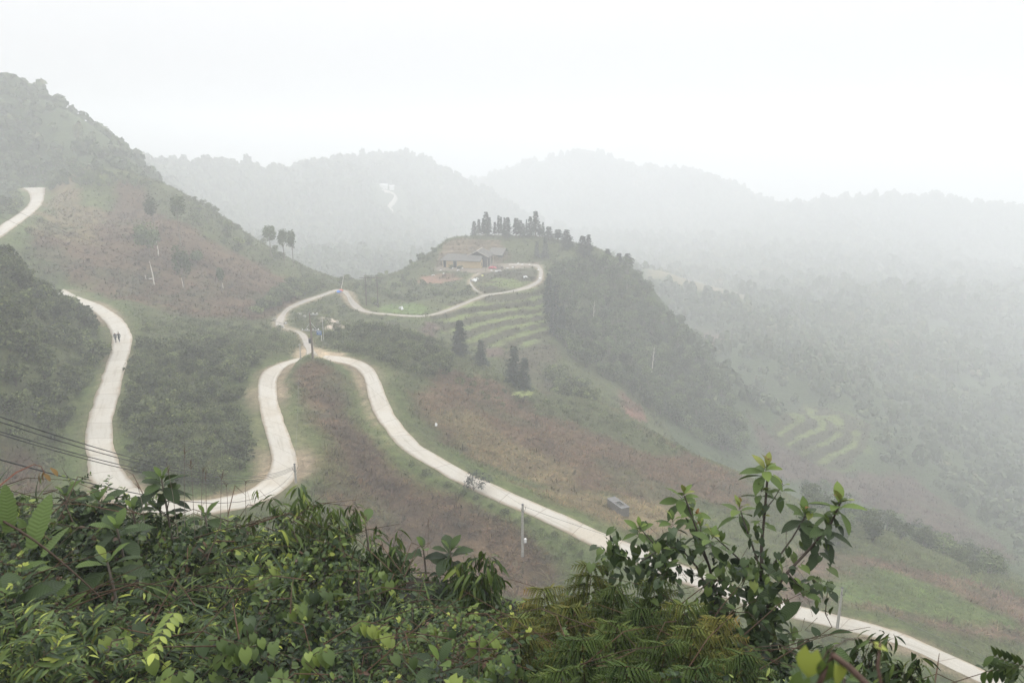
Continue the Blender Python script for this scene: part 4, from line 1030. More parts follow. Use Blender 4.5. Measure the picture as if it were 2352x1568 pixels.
# pair of wooden poles carrying one beam
pa, pb = hit(842, 700), hit(868.5, 706); pa = pa * (np.linalg.norm(pb) / np.linalg.norm(pa)); pa = ground(pa[0], pa[1])
ta, tb = ptop(839, 636, pa), ptop(865.5, 636, pb); TW = empty('twin_pole', (pa + pb) / 2, 0, 'pair of dark wooden poles joined by one crossbeam beside the track', 'electric pole'); o0 = (pa + pb) / 2
for q, t_ in ((pa, ta), (pb, tb)):
    b = MB(); b.tube([q - o0 + np.array([0, 0, -.5]), t_ - o0], [.17, .12], 7); b.build('pole', M_TIMBER, TW)
e = (tb - ta) / np.linalg.norm(tb - ta); b = MB(); b.tube([ta - o0 - e * 1.5 - np.array([0, .12, .2]), tb - o0 + e * 1.6 - np.array([0, .12, .2])], .09, 6); b.build('crossbeam', M_TIMBER, TW); TWT = (ta + tb) / 2
p = hit(782.5, 664); tp = ptop(790, 632, p); b = MB(); b.tube([(0, 0, -.3), np.array(tp) - p], [.09, .06], 6); tag(b.build('leaning_pole', M_PALE, loc=p), 'pale leaning pole where the dirt track bends over the saddle', 'pole')
b = MB(); pq = hit(1158.3 / 1.0 - 42.4, 624.5); tq = ptop(1115.8, 599, pq); b.tube([(0, 0, -.3), np.array(tq) - pq], [.07, .05], 6); tag(b.build('yard_pole', M_TIMBER, loc=pq), 'thin dark pole in front of the farmhouse corner', 'pole')

def wire(name, P, Q, sag, label, mat=M_WIRE, r=.012, r2=None):
    t = np.linspace(0, 1, 28)[:, None]; c = np.array(P) * (1 - t) + np.array(Q) * t; c[:, 2] -= (4 * sag * t * (1 - t))[:, 0]
    b = MB(); b.tube(list(c - c[0]), list(np.linspace(r, r2 or r, 28)), 5); o = b.build(name, mat, loc=c[0]); return tag(o, label, 'cable')
def wire_through(name, u0, v0, d0, Q, uv, label, **k):
    """cable from outside the frame to Q, its sag chosen so that it hangs across the sight line uv"""
    P = at(u0, v0, d0); best = min(np.linspace(0, 6, 121), key=lambda s: wire_err(P, Q, s, uv)); return wire(name, P, Q, best, label, **k)
def wire_err(P, Q, s, uv):
    t = np.linspace(0, 1, 200)[:, None]; c = np.array(P) * (1 - t) + np.array(Q) * t; c[:, 2] -= (4 * s * t * (1 - t))[:, 0]
    x, y, z = c.T; dep = y * CP - z * SP; up = y * SP + z * CP; U = W / 2 + F * x / dep; V = H / 2 - F * up / dep
    return abs(np.interp(uv[0], U, V) - uv[1])
for i, (v0, du, lab, uv) in enumerate([(912, 0, 'topmost of the cables sloping down across the left roadside', (198, 1021)), (925, 0, 'second cable sloping down across the left roadside', (198, 1030)), (950, .12, 'third cable from the top crossing the left road', (198, 1048)), (956, .14, 'fourth cable from the top crossing the left road', (198, 1054))]):
    wire_through('power_cable', -130, v0, 24 + i, T2 + np.array([0, 0, -.12 * i]), uv, lab, r=.019, r2=.016)
wire_through('power_cable', -130, 1018, 17, T2 + np.array([0, 0, -.5]), (200, 1108), 'lowest and nearest sagging cable just above the foreground leaves', r=.016, r2=.014)
wire('power_cable', T2, SMALLT, 1.0, 'cable running from the corner pole up to the junction post', M_GREYW, .012)
wire('power_cable', T3, T4, 1.1, 'sagging cable between the two concrete poles beside the road', M_GREYW, .02)
wire('power_cable', T3, MAINT + np.array([.3, 0, -2.6]), 1.6, 'thin cable from the metered pole up to the junction pole', M_GREYW, .010)
wire('power_cable', T4, at(2500, 1590, 95), .8, 'cable leaving the pale pole towards the lower right', M_GREYW, .016)
for i, (u0, v0, q, lab) in enumerate([(-120, 415, (.2, 0), 'uppermost faint cable over the brown hillside'), (-120, 440, (-1.2, -2.7), 'middle faint cable over the brown hillside'), (-120, 520, (1.2, -2.7), 'lowest faint cable over the brown hillside')]):
    wire('power_cable', at(u0, v0, 120), MAINT + np.array([q[0], .1, q[1]]), 1.5, lab, M_WIRE, .012)
for q in (-1.0, 0, 1.0): wire('power_cable', MAINT + np.array([q * .8, .1, -.1]), TWT + np.array([q * 1.4, 0, -.1]), 1.2, 'faint cable between the junction pole and the pair of wooden poles', M_GREYW, .009)['group'] = 'cables to the twin poles'

# ------------------------------------------------------------------ concrete water tank
base = hit(1427.8, 1184); zt = base[2] + 1.12; q = [drop(u, v, -zt) for u, v in ((1393.7, 1143.7), (1427.8, 1167.7), (1447, 1163.3), (1412.4, 1139))]
q = np.array(q); o0 = np.array([q[:, 0].mean(), q[:, 1].mean(), zt - 1.12]); Qx = q - o0
TK = empty('water_tank', o0, 0, 'weathered grey concrete water tank with an open hatch in the brown field', 'water tank')
cen = Qx.mean(0); low = [c * np.array([1, 1, 0]) + np.array([0, 0, -.5]) for c in cen + (Qx - cen) * .95]; top = [c - np.array([0, 0, .09]) for c in cen + (Qx - cen) * .95]
b = MB(); b.hexa(low, top); b.build('walls', M_CONC, TK)
def bil(s, t): return (Qx[0] * (1 - s) + Qx[1] * s) * (1 - t) + (Qx[3] * (1 - s) + Qx[2] * s) * t
def slab(b, s0, s1, t0, t1, z0, z1):
    c = [bil(s0, t0), bil(s1, t0), bil(s1, t1), bil(s0, t1)]; b.hexa([x + np.array([0, 0, z0]) for x in c], [x + np.array([0, 0, z1]) for x in c])
b = MB(); hs0, hs1, ht0, ht1 = .46, .80, .22, .70
slab(b, 0, hs0, 0, 1, -.09, 0); slab(b, hs1, 1, 0, 1, -.09, 0); slab(b, hs0, hs1, 0, ht0, -.09, 0); slab(b, hs0, hs1, ht1, 1, -.09, 0); b.build('lid', plain('lid_concrete', (.15, .147, .143), .9, .25, 3, bump=.3), TK)
b = MB()
for a in ((hs0 - .03, hs1 + .03, ht0 - .07, ht0), (hs0 - .03, hs1 + .03, ht1, ht1 + .07), (hs0 - .03, hs0, ht0, ht1), (hs1, hs1 + .03, ht0, ht1)): slab(b, *a, .004, .07)
b.build('hatch_rim', M_CONC, TK); b = MB(); slab(b, hs0, hs1, ht0, ht1, -.085, -.06); b.build('hatch_shadow_board', plain('hatch_shade_black', (.03, .035, .03), .2, .1), TK)  # near-black board painted as the shade inside the hatch, closing the recess

# ------------------------------------------------------------------ farmhouse
z0 = 38.05; a0, a1 = drop(1016.6, 614, z0), drop(1104, 616.5, z0); ex = (a1 - a0); LN = np.linalg.norm(ex); yaw = math.atan2(ex[1], ex[0])
M_MUD = plain('ochre_mud_wall', (.50, .38, .21), .95, .12, 1.2, bump=.2); M_TILE = plain('grey_roof_tiles', (.19, .18, .165), .9, .4, 5, bump=.8)
M_DKW = plain('dark_boards', (.055, .05, .05), .85, .3, 4); M_HOLE = plain('interior_shade_black', (.012, .012, .013), .9, .1); M_BARGE = plain('pale_bargeboard', (.42, .38, .31), .8, .2, 4)  # M_HOLE: indoor shade as near-black colour on door and window panels
HO = empty('farmhouse', a0, yaw, 'old farmhouse with ochre mud walls and grey tiled roofs on the hilltop', 'house')
b = MB(); b.box((LN / 2, 2.6, 1.2), (LN, 5.2, 2.6)); b.build('mud_wall', M_MUD, HO)
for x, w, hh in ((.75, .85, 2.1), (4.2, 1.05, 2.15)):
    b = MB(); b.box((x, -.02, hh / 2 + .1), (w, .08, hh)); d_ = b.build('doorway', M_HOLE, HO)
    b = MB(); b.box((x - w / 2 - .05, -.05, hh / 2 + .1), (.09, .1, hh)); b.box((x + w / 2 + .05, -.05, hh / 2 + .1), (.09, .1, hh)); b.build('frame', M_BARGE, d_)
def sheet(b, c, th=.12):
    c = [np.array(p, float) for p in c]; n = np.cross(c[1] - c[0], c[3] - c[0]); n /= np.linalg.norm(n); b.hexa([p - n * th for p in c], c)
def tiles(b, c, rows=11, cols=20, th=.10):
    """overlapping courses of tiles on a roof plane c = front-left, front-right, back-right, back-left"""
    c = [np.array(p, float) for p in c]; gt = np.random.default_rng(int(abs(c[0][0] * 10)) + 2)
    for r in range(rows):
        for k in range(cols):
            def P(s, t, dz): return (c[0] * (1 - s) + c[1] * s) * (1 - t) + (c[3] * (1 - s) + c[2] * s) * t + np.array([0, 0, dz])
            s0, s1, t0, t1 = k / cols, (k + .97) / cols, r / rows, (r + 1.0) / rows; j = gt.uniform(0, .035)
            b.add([P(s0, t0, .09 + j), P(s1, t0, .09 + j), P(s1, t1, .01), P(s0, t1, .01), P(s0, t0, -.02), P(s1, t0, -.02)], [(0, 1, 2, 3), (4, 5, 1, 0)])
    sheet(b, [p - np.array([0, 0, .0]) for p in c], th)
b = MB(); tiles(b, [(-.8, -.7, 2.38), (LN + .2, -.7, 2.38), (LN + .2, 2.2, 3.75), (1.2, 3.0, 4.15)], 11, 30); tiles(b, [(7.6, 6.4, 2.4), (-.8, 6.4, 2.4), (1.2, 3.0, 4.15), (7.6, 3.0, 4.15)], 10, 18); sheet(b, [(-.8, 6.4, 2.4), (-.8, -.7, 2.38), (1.2, 2.99, 4.14), (1.19, 3.01, 4.14)], .05); b.build('front_roof', M_TILE, HO)
XA, XL, XR = 11.0, 7.4, 14.9
b = MB(); b.box(((XL + XR) / 2, 6.7, 1.7), (XR - XL - 1.2, 7.4, 3.5)); b.add([(XL + .6, 2.98, 3.45), (XR - .6, 2.98, 3.45), (XA, 2.98, 5.05), (XL + .6, 10.4, 3.45), (XR - .6, 10.4, 3.45), (XA, 10.4, 5.05)], [(0, 1, 2), (5, 4, 3), (0, 2, 5, 3), (1, 4, 5, 2)]); b.build('upper_wall', M_DKW, HO)
for k in range(6):
    b = MB(); x = XL + 1.0 + k * 1.05; b.box((x, 2.93, 3.0), (.09, .08, 1.7 if 1 < k < 4 else 1.1)); b.build('gable_post', M_TIMBER, HO)
b = MB(); tiles(b, [(XA, 2.2, 5.3), (XR + .1, 2.2, 3.35), (XR + .1, 11, 3.35), (XA, 11, 5.3)], 14, 10); tiles(b, [(XL, 2.2, 3.6), (XA, 2.2, 5.3), (XA, 11, 5.3), (XL, 11, 3.6)], 14, 10); b.build('main_roof', M_TILE, HO)
b = MB(); b.tube([(XL, 2.14, 3.62), (XA, 2.14, 5.33)], .11, 4); b.tube([(XA, 2.14, 5.33), (XR + .1, 2.14, 3.37)], .09, 4); b.build('bargeboard', M_BARGE, HO)
b = MB(); b.tube([(XA, 2.1, 5.4), (XA, 6.6, 5.42), (XA, 11, 5.4)], .13, 6); b.build('ridge_cap', M_BARGE, HO)
for k in range(4):
    b = MB(); b.tube([(XR + .0 + .35 * (k % 2), .6 + 2.6 * k, -.1), (XR + .35 * (k % 2), .6 + 2.6 * k, 3.1)], .07, 6); b.build('porch_post', M_BARGE, HO)
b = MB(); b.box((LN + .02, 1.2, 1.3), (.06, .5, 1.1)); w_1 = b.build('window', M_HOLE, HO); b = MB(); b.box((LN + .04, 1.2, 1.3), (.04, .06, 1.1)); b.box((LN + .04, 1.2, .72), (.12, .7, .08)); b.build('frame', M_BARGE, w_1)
b = MB(); b.box((LN / 2 + .5, -.9, -.22), (LN + 4, .9, .5)); b.build('plinth', plain('plinth_stone', (.20, .175, .15), .95, .4, 4, bump=.6), HO)
cs, sn = math.cos(yaw), math.sin(yaw)
def hl(x, y, z): return a0 + np.array([x * cs - y * sn, x * sn + y * cs, z])
sh = empty('shed', hl(12.6, 14.5, .6), yaw - .2, 'dark grey roofed shed behind the farmhouse gable', 'shed')
b = MB(); b.box((2.4, 3, 1.0), (4.2, 5.0, 2.6)); b.build('wall', M_DKW, sh); b = MB(); tiles(b, [(-.4, -.4, 1.9), (5.0, -.4, 1.9), (5.0, 3, 4.0), (-.4, 3, 4.0)], 9, 14); tiles(b, [(5.0, 6.4, 1.9), (-.4, 6.4, 1.9), (-.4, 3, 4.0), (5.0, 3, 4.0)], 9, 14); b.build('roof', M_TILE, sh)
# firewood and clutter beside the house
b = MB(); gw = np.random.default_rng(8)
for k in range(46):
    x, z = gw.uniform(0, 3.6), gw.uniform(.05, .95); b.tube([(x, -.5 + gw.normal(0, .1), z), (x + gw.normal(0, .12), .6, z + gw.normal(0, .06))], gw.uniform(.05, .10), 6)
tag(b.build('woodpile', M_TIMBER, loc=hl(16.4, 1.0, .0)), 'dark pile of firewood right of the farmhouse porch', 'woodpile').rotation_euler[2] = yaw

def crumple(name, p, sx, sy, sz, mat, label, cat, group=None, seed=0):
    """thrown-down sheet: a folded surface with thickness"""
    g = np.random.default_rng(seed); n = 7; b = MB(); V = []
    hgt = g.random((n, n)) * sz; hgt[0] *= .2; hgt[-1] *= .2
    for lay in (0, 1):
        for i in range(n):
            for j in range(n): V.append(((i / (n - 1) - .5) * sx * (1 + .2 * g.normal()) , (j / (n - 1) - .5) * sy * (1 + .15 * g.normal()), hgt[i, j] - lay * .02) if lay == 0 else (V[i * n + j][0], V[i * n + j][1], V[i * n + j][2] - .03))
    Fs = []
    for i in range(n - 1):
        for j in range(n - 1):
            a = i * n + j; Fs.append((a, a + n, a + n + 1, a + 1)); c = a + n * n; Fs.append((c, c + 1, c + n + 1, c + n))
    for i in range(n - 1):
        for (a, c) in ((i, i + 1), (i * n, (i + 1) * n), ((n - 1) * n + i, (n - 1) * n + i + 1), (i * n + n - 1, (i + 1) * n + n - 1)): Fs.append((a, c, c + n * n, a + n * n))
    b.add(V, Fs); o = b.build(name, mat, loc=(p[0], p[1], float(hz(p[0], p[1])) + .05)); o.rotation_euler = (0, 0, g.random() * 6); return tag(o, label, cat, group)
M_PINK = plain('faded_red_cloth', (.55, .12, .15), .8, .2); M_TBLUE = plain('blue_tarp', (.06, .20, .55), .5, .15); M_ORG = plain('orange_tarp', (.75, .22, .08), .6, .15); M_LYEL = plain('pale_yellow_sheet', (.75, .75, .35), .6, .1)
crumple('tarp', hit(780, 671), 1.9, 1.0, .5, M_TBLUE, 'blue tarpaulin heap at the top of the dirt track', 'tarpaulin', seed=1)
crumple('tarp', hit(784, 669), 1.1, .8, .6, M_ORG, 'orange tarpaulin lying against the blue one', 'tarpaulin', seed=2)
crumple('plastic_bag', hit(1002, 978), .45, .3, .5, M_WHITE, 'small white bag alone on the brown slope right of the road', 'plastic bag', seed=3)
crumple('plastic_sheet', hit(921, 711), 1.3, .8, .9, M_WHITE, 'white plastic sheet on the edge of the meadow by the track', 'plastic sheet', seed=4)
crumple('plastic_sheet', hit(864.5, 698.5), .9, .6, .9, M_WHITE, 'white plastic sheet beside the foot of the twin poles', 'plastic sheet', seed=5)
crumple('plastic_sheet', hit(1207, 638.5), 1.3, .9, .7, M_WHITE, 'white sheet on the bank inside the farm track loop', 'plastic sheet', seed=6)
crumple('plastic_sheet', hit(1087, 646), 2.0, 1.3, 1.0, M_WHITE, 'large white sheet beside the footpath under the farmhouse', 'plastic sheet', seed=7)
crumple('plastic_sheet', hit(1108, 634), 1.0, .6, .5, M_LYEL, 'pale yellow sheet on the bank below the yard pole', 'plastic sheet', seed=8)
crumple('plastic_sheet', hit(1145, 624), 2.4, .9, .5, M_WHITE, 'long white sheet along the front of the yard', 'plastic sheet', seed=9)
crumple('cloth_heap', hit(1131, 617), 2.4, 1.6, .8, M_PINK, 'heap of faded red cloth in the farmyard', 'cloth')
for k, (u, v) in enumerate([(1040, 617), (1052, 622), (1128, 622), (1165, 617), (1200, 609), (1216, 609), (1236, 621), (1240, 640), (1020, 630), (995, 633), (1012, 622), (1096, 641), (1062, 617), (1178, 615), (1190, 606)]):
    crumple('plastic_scrap', hit(u, v), gw.uniform(.5, 1.0), gw.uniform(.3, .6), .4, M_WHITE, 'small scrap of white litter lying about the farmyard', 'litter', 'scraps of litter about the farmyard', 20 + k)
for k, (u, v) in enumerate([(630, 735), (648, 752), (655, 744), (775, 742), (688, 722), (700, 728)]):
    crumple('stone', hit(u, v), .9, .6, .5, M_CONC2, 'pale lump of rubble on the bank beside the dirt track', 'rubble', 'lumps of rubble beside the dirt track', 60 + k)
b = MB(); b.box((0, 0, 0), (1.25, .03, 1.15)); b.box((0, .02, .58), (1.4, .05, .05)); tag(b.build('hanging_sheet', plain('pale_pink_cloth', (.66, .56, .56), .8, .1), loc=hl(8.45, 2.0, 3.0)), 'pale pink cloth hung under the gable eave of the farmhouse', 'cloth').rotation_euler[2] = yaw
for k, (x, y, s) in enumerate([(3.6, -2.2, 1.0), (6.6, -2.6, 1.15)]):
    o = link('garden_bush', SHRUBS[k]); q = hl(x, y, 0); o.location = ground(q[0], q[1]); o.scale = (s, s, s * .8); tag(o, ['round dark bush left before the ochre wall', 'round dark bush right before the ochre wall'][k], 'bush')

fl = np.array([hit(u, v, far=1400) for u, v in FAR_LANE]); tq = np.linspace(0, len(fl) - 1, 60); fl = np.stack([np.interp(tq, np.arange(len(fl)), fl[:, k]) for k in range(3)], 1)
dn = np.gradient(fl[:, :2], axis=0); dn = np.stack([-dn[:, 1], dn[:, 0]], 1); dn /= np.linalg.norm(dn, axis=1, keepdims=True) + 1e-9
rows = []
for s_ in (-1, 1): q = fl.copy(); q[:, :2] += dn * 1.7 * s_; q[:, 2] = hz(q[:, 0], q[:, 1]) + 1.2; rows.append(q)
R_ = np.stack([rows[0] - np.array([0, 0, 2]), rows[0], rows[1], rows[1] - np.array([0, 0, 2])], 1); ix = np.arange(240).reshape(60, 4)
tag(link('road', npmesh('road', R_.reshape(-1, 3), np.stack([ix[:-1, :-1], ix[:-1, 1:], ix[1:, 1:], ix[1:, :-1]], -1).reshape(-1, 4), plain('far_road', (.46, .43, .38), .9))), kind='structure')
# far hamlet: two pale roofs above a strip of road
for k, (u, v, w, lab) in enumerate([(882, 434, 15, 'faint whitish roofed house far off at the top of the distant road'), (900, 437, 10, 'smaller faint pale house beside it in the far mist')]):
    p = hit(u, v, far=1400); p = p if np.linalg.norm(p) < 1300 else at(u, v, 850); p[2] = float(hz(p[0], p[1])) + 1.0
    root = empty('far_house', p, .2 * k, lab, 'house'); s = w * np.linalg.norm(p) / F
    b = MB(); b.box((0, 0, 1.2), (s, 5, 4.4)); b.build('wall', M_PORC, root); b = MB(); sheet(b, [(-s * .6, -3.2, 3.3), (s * .6, -3.2, 3.3), (s * .6, 0, 4.9), (-s * .6, 0, 4.9)]); sheet(b, [(s * .6, 3.2, 3.3), (-s * .6, 3.2, 3.3), (-s * .6, 0, 4.9), (s * .6, 0, 4.9)]); b.build('roof', M_STEEL, root)

# ------------------------------------------------------------------ the two walkers
M_SKIN = plain('skin', (.45, .28, .20), .6, .05); M_JKT = plain('dark_jacket', (.022, .026, .038), .85, .15, 8); M_TRS = plain('dark_trousers', (.018, .02, .026), .9, .15, 8); M_HAIR = plain('black_hair', (.012, .011, .01), .5, .1)
def walker(u, v, ht, stride, rz, label, cap, shoe, jk):
    p = drop(u, v, 30.82); root = empty('person', (p[0], p[1], p[2] - .0), rz, label, 'person'); k = ht / 1.70
    s = stride
    J = [((0, 0, .92), .135), ((0, .01, 1.15), .125), ((0, .02, 1.38), .15), ((0, .02, 1.47), .07), ((0, .03, 1.55), .062), ((0, .035, 1.64), .088), ((0, .03, 1.71), .05),   # pelvis .. head
         ((.095, 0, .88), .092), ((.10, -.14 * s, .50), .065), ((.10, -.10 * s - .05, .09), .045), ((.10, -.22 * s, .05), .04),
         ((-.095, 0, .88), .092), ((-.10, .10 * s, .50), .065), ((-.10, .34 * s, .14), .045), ((-.10, .24 * s, .05), .04),
         ((.18, .02, 1.38), .07), ((.25, .08 * s, 1.12), .052), ((.24, -.06 * s, .90), .040), ((.235, -.10 * s, .80), .032),
         ((-.18, .02, 1.38), .07), ((-.25, -.06 * s, 1.12), .052), ((-.24, -.16 * s, .92), .040), ((-.235, -.19 * s, .83), .032)]
    E_ = [(0, 1), (1, 2), (2, 3), (3, 4), (4, 5), (5, 6), (0, 7), (7, 8), (8, 9), (9, 10), (0, 11), (11, 12), (12, 13), (13, 14), (2, 15), (15, 16), (16, 17), (17, 18), (2, 19), (19, 20), (20, 21), (21, 22)]
    me = bpy.data.meshes.new('body'); me.from_pydata([tuple(np.array(q) * k) for q, _ in J], E_, []); o = link('body', me, root)
    md = o.modifiers.new('skin', 'SKIN'); md.use_smooth_shade = True
    for i, (q, r) in enumerate(J): me.skin_vertices[0].data[i].radius = (r * k, r * k * (.75 if i in (1, 2) else 1)); me.skin_vertices[0].data[i].use_root = i == 0
    sb = o.modifiers.new('sub', 'SUBSURF'); sb.levels = sb.render_levels = 2
    dg = bpy.context.evaluated_depsgraph_get(); ev = bpy.data.meshes.new_from_object(o.evaluated_get(dg)); o.modifiers.clear(); o.data = ev
    ev.materials.clear()
    for m_ in (M_SKIN, jk, M_TRS): ev.materials.append(m_)
    for f in ev.polygons:
        c = f.center / k; arm = abs(c.x) > .185
        f.material_index = 0 if (c.z > 1.46 or (arm and c.z < .86)) else (1 if (c.z > .88 or arm) else 2)
        f.use_smooth = True
    b = MB()
    for t in range(6): pass
    n = 10; V = [(0, .035, 1.755)]; Fs = []
    for i, (z, r) in enumerate(((1.735, .06), (1.69, .098), (1.64, .104), (1.60, .095))):
        for a in range(n):
            th = 2 * PI * a / n; back = math.sin(th); V.append((r * math.cos(th), .04 + r * back, z + (.05 if back < -.3 and i == 3 else 0)))
    for a in range(n): Fs.append((0, 1 + a, 1 + (a + 1) % n))
    for i in range(3):
        for a in range(n): Fs.append((1 + i * n + a, 1 + (i + 1) * n + a, 1 + (i + 1) * n + (a + 1) % n, 1 + i * n + (a + 1) % n))
    b.add(np.array(V) * k, Fs); b.build('cap' if cap else 'hair', M_WHITE if cap else M_HAIR, root, True)
    for sx, yy, zz in ((.10, -.17 * s, 0), (-.10, .27 * s, .03)):
        b = MB(); b.box((sx * k, (yy - .03) * k, .05 + zz), (.095, .26, .09), taper=.8); b.build('shoe', shoe, root)
walker(266.3, 786.0, 1.66, 1.0, .15, 'walker in a dark jacket and pale cap, left of the pair on the road', True, M_TRS, M_JKT)
walker(274.4, 785.8, 1.68, .85, .1, 'bareheaded walker in dark clothes and white shoes, right of the pair', False, M_WHITE, plain('charcoal_jacket', (.03, .032, .035), .85, .1, 8))
# ------------------------------------------------------------------ the overgrown bank below the camera
gq = np.random.default_rng(77)
G_STOPS = [(0, (.10, .055, .03)), (.10, (.045, .028, .016)), (.12, (.008, .017, .007)), (.42, (.034, .059, .018)), (.72, (.098, .142, .030)), (1, (.30, .34, .065))]
M_FORE = leafmat('bank_leaves', G_STOPS, .42, .2, .12, spec=.22)
M_BIG = leafmat('broad_leaves', [(0, (.07, .045, .03)), (.10, (.045, .03, .02)), (.12, (.015, .026, .011)), (.45, (.042, .068, .022)), (.8, (.12, .18, .040)), (.9, (.21, .26, .06)), (1, (.20, .11, .04))], .5, .2, .10, veins=True, spec=.16)
M_FERN = leafmat('fern_fronds', [(0, (.12, .07, .03)), (.12, (.024, .046, .012)), (.5, (.075, .108, .024)), (.8, (.150, .140, .032)), (1, (.22, .15, .04))], .6, .22, .15, spec=.1)
CN = np.array([at(*q) for q in [(-260,1105,9.6),(0,1108,9.5),(150,1112,9.3),(330,1142,9.2),(450,1172,9),(600,1182,8.8),(700,1172,8.8),(850,1232,8.5),(1000,1318,8.2),(1150,1400,8.0),(1250,1445,7.8),(1350,1390,7.6),(1500,1350,7.4),(1650,1385,7.2),(1800,1470,7.0),(1950,1505,7.0),(2100,1575,6.8),(2300,1660,6.5),(2700,1740,6.5),
 (-260,1330,6.6),(300,1350,6.6),(800,1390,6.3),(1300,1450,6),(1800,1530,5.7),(2200,1630,5.6),(2600,1720,5.6),(-260,1600,4.8),(600,1600,4.8),(1200,1600,4.8),(1800,1610,4.7),(2300,1650,4.7)]])
far_ = CN[:19] * np.array([1.3, 1.3, 1]) + np.array([0, 0, -2.6]); low_ = CN[26:] * np.array([.72, .72, 1]) + np.array([0, 0, .9])
CN = np.concatenate([CN, far_, low_])
Dm = np.hypot(CN[:, None, 0] - CN[None, :, 0], CN[:, None, 1] - CN[None, :, 1]); CW = np.linalg.solve(Dm + 1e-3 * np.eye(len(CN)), CN[:, 2] - CN[:, 2].mean())
def zc(x, y): return np.hypot(np.asarray(x)[..., None] - CN[:, 0], np.asarray(y)[..., None] - CN[:, 1]) @ CW + CN[:, 2].mean()

def sprig(kind, g):
    b = Bag(); n = {'heart': 9, 'ell': 11, 'lan': 12, 'grass': 9, 'tri': 8}[kind]; age = g.uniform(-.12, .16)
    if kind == 'grass':
        for k in range(n):
            d = np.array([math.cos(k * 2.4), math.sin(k * 2.4), g.uniform(.8, 2.2)]); b.leaf(L_GRS, (g.normal(0, .03), g.normal(0, .03), 0), frame(d), g.uniform(.22, .5), np.clip(.5 + age + g.normal(0, .12), .13, 1))
        return b.arr()
    a = g.random() * 6.28; L_ = g.uniform(.22, .42); up = {'heart': .25, 'ell': .8, 'lan': .5, 'tri': .5}[kind]
    ax = np.array([math.cos(a), math.sin(a), up]); ax /= np.linalg.norm(ax)
    tt = np.linspace(0, 1, 6); path = [ax * t * L_ + np.array([0, 0, -.12 * t * t]) for t in tt]; b.stem(path, .0035, .0018, .04, 3)
    for k in range(n):
        t = (k + .5) / n; q = ax * t * L_ + np.array([0, 0, -.12 * t * t]); s_ = (-1) ** k; side = np.array([-ax[1], ax[0], 0]) * s_
        d = side * g.uniform(.6, 1.2) + ax * g.uniform(.2, .9) + np.array([0, 0, g.uniform(-.5, .25)])
        tint = np.clip(.32 + age + .20 * t + g.normal(0, .19), .13, 1)
        if g.random() < .03: tint = g.uniform(.03, .1)
        if kind == 'heart':
            e = q + side * .03 + np.array([0, 0, .03]); b.stem([q, e], .0012, .001, .08, 3); b.leaf(L_HRT, e, frame(side * .8 + np.array([0, 0, g.uniform(-1.0, -.1)]) + g.normal(0, .35, 3), g.normal(0, .3)), g.uniform(.045, .085), tint)
        elif kind == 'tri':
            for w in (-1, 0, 1): b.leaf(L_ELL, q + side * .02, frame(d + w * .8 * ax), g.uniform(.045, .07), tint)
        else: b.leaf({'ell': L_ELL, 'lan': L_LAN}[kind], q, frame(d, g.normal(0, .3)), {'ell': g.uniform(.065, .115), 'lan': g.uniform(.10, .17)}[kind] * (1.1 - .4 * t), tint)
    return b.arr()
KINDS_ = ['heart', 'ell', 'lan', 'grass', 'tri']; SPR = {k: [sprig(k, gq) for _ in range(6)] for k in KINDS_}
n = 21000; y = gq.uniform(3.6, 10.2, n); x = gq.uniform(-.86, .84, n) * y
thin = sstep(-.42, .1, fbm(x, y, 1.1, 90, 3) + gq.uniform(-.1, .3, n))
# fewer leaves over the gap where the brown slope shows between the plants
fz = in_poly(x, y, np.array([at(*q)[:2] for q in ((1150,1380,7.2),(1740,1400,7.0),(1740,1600,4.6),(1240,1600,4.6))]))
k_ = gq.random(n) < (.35 + .65 * thin) * np.where(fz, .28, 1); x, y = x[k_], y[k_]; n = len(x)
z = zc(x, y) + fbm(x, y, 1.1, 91, 3) * .46 - .15 - gq.random(n) ** 1.2 * 1.15
f1, f2 = fbm(x, y, 1.7, 92, 2), fbm(x, y, 1.3, 93, 2)
# the plant community changes along the bank: creepers left and centre, slender bamboo grass near the top edge, ferns' grass right
pk = np.where(f1 > .18, 0, np.where(f2 > .42, 2, np.where(f1 < -.3, 4, np.where(gq.random(n) < .06, 3, np.where(gq.random(n) < .55, 1, 0)))))
B = Bag(); vi = gq.integers(0, 6, n); pt = fbm(x, y, .9, 95, 3) * .22
for ki, kn in enumerate(KINDS_):
    for v_ in range(6):
        q = np.where((pk == ki) & (vi == v_))[0]
        if not len(q): continue
        V, Fc, T, U = SPR[kn][v_]; nr = np.stack([gq.normal(0, .3, len(q)), gq.normal(-.25, .3, len(q)), np.ones(len(q))], 1)
        P, FF = place_many((V, Fc), np.stack([x[q], y[q], z[q]], 1), rot_from(nr, gq.random(len(q)) * 6.28), gq.uniform(.45, .85, len(q)))
        TT = np.tile(T, len(q)); TT = np.where(TT > .115, np.clip(TT + np.repeat(pt[q], len(T)), .13, 1), TT); B.add(P, FF, TT, np.tile(U, (len(q), 1)))
# bare twigs running through the tangle
for _ in range(420):
    y0 = gq.uniform(4.2, 9.2); x0 = gq.uniform(-.8, .75) * y0; a = gq.random() * 6.28; L_ = gq.uniform(.4, 1.1); z0_ = float(zc(x0, y0)) - gq.uniform(.05, .3)
    B.stem([(x0, y0, z0_), (x0 + math.cos(a) * L_ * .5, y0 + math.sin(a) * L_ * .3, z0_ + .18 * L_), (x0 + math.cos(a) * L_, y0 + math.sin(a) * L_ * .6, z0_ + gq.uniform(-.1, .35) * L_)], .006, .002, gq.choice([.02, .06, .09]), 4)
tag(link('undergrowth', B.mesh('undergrowth', M_FORE)), 'dense tangle of creepers, weeds and grass covering the near bank', None, None, 'stuff')

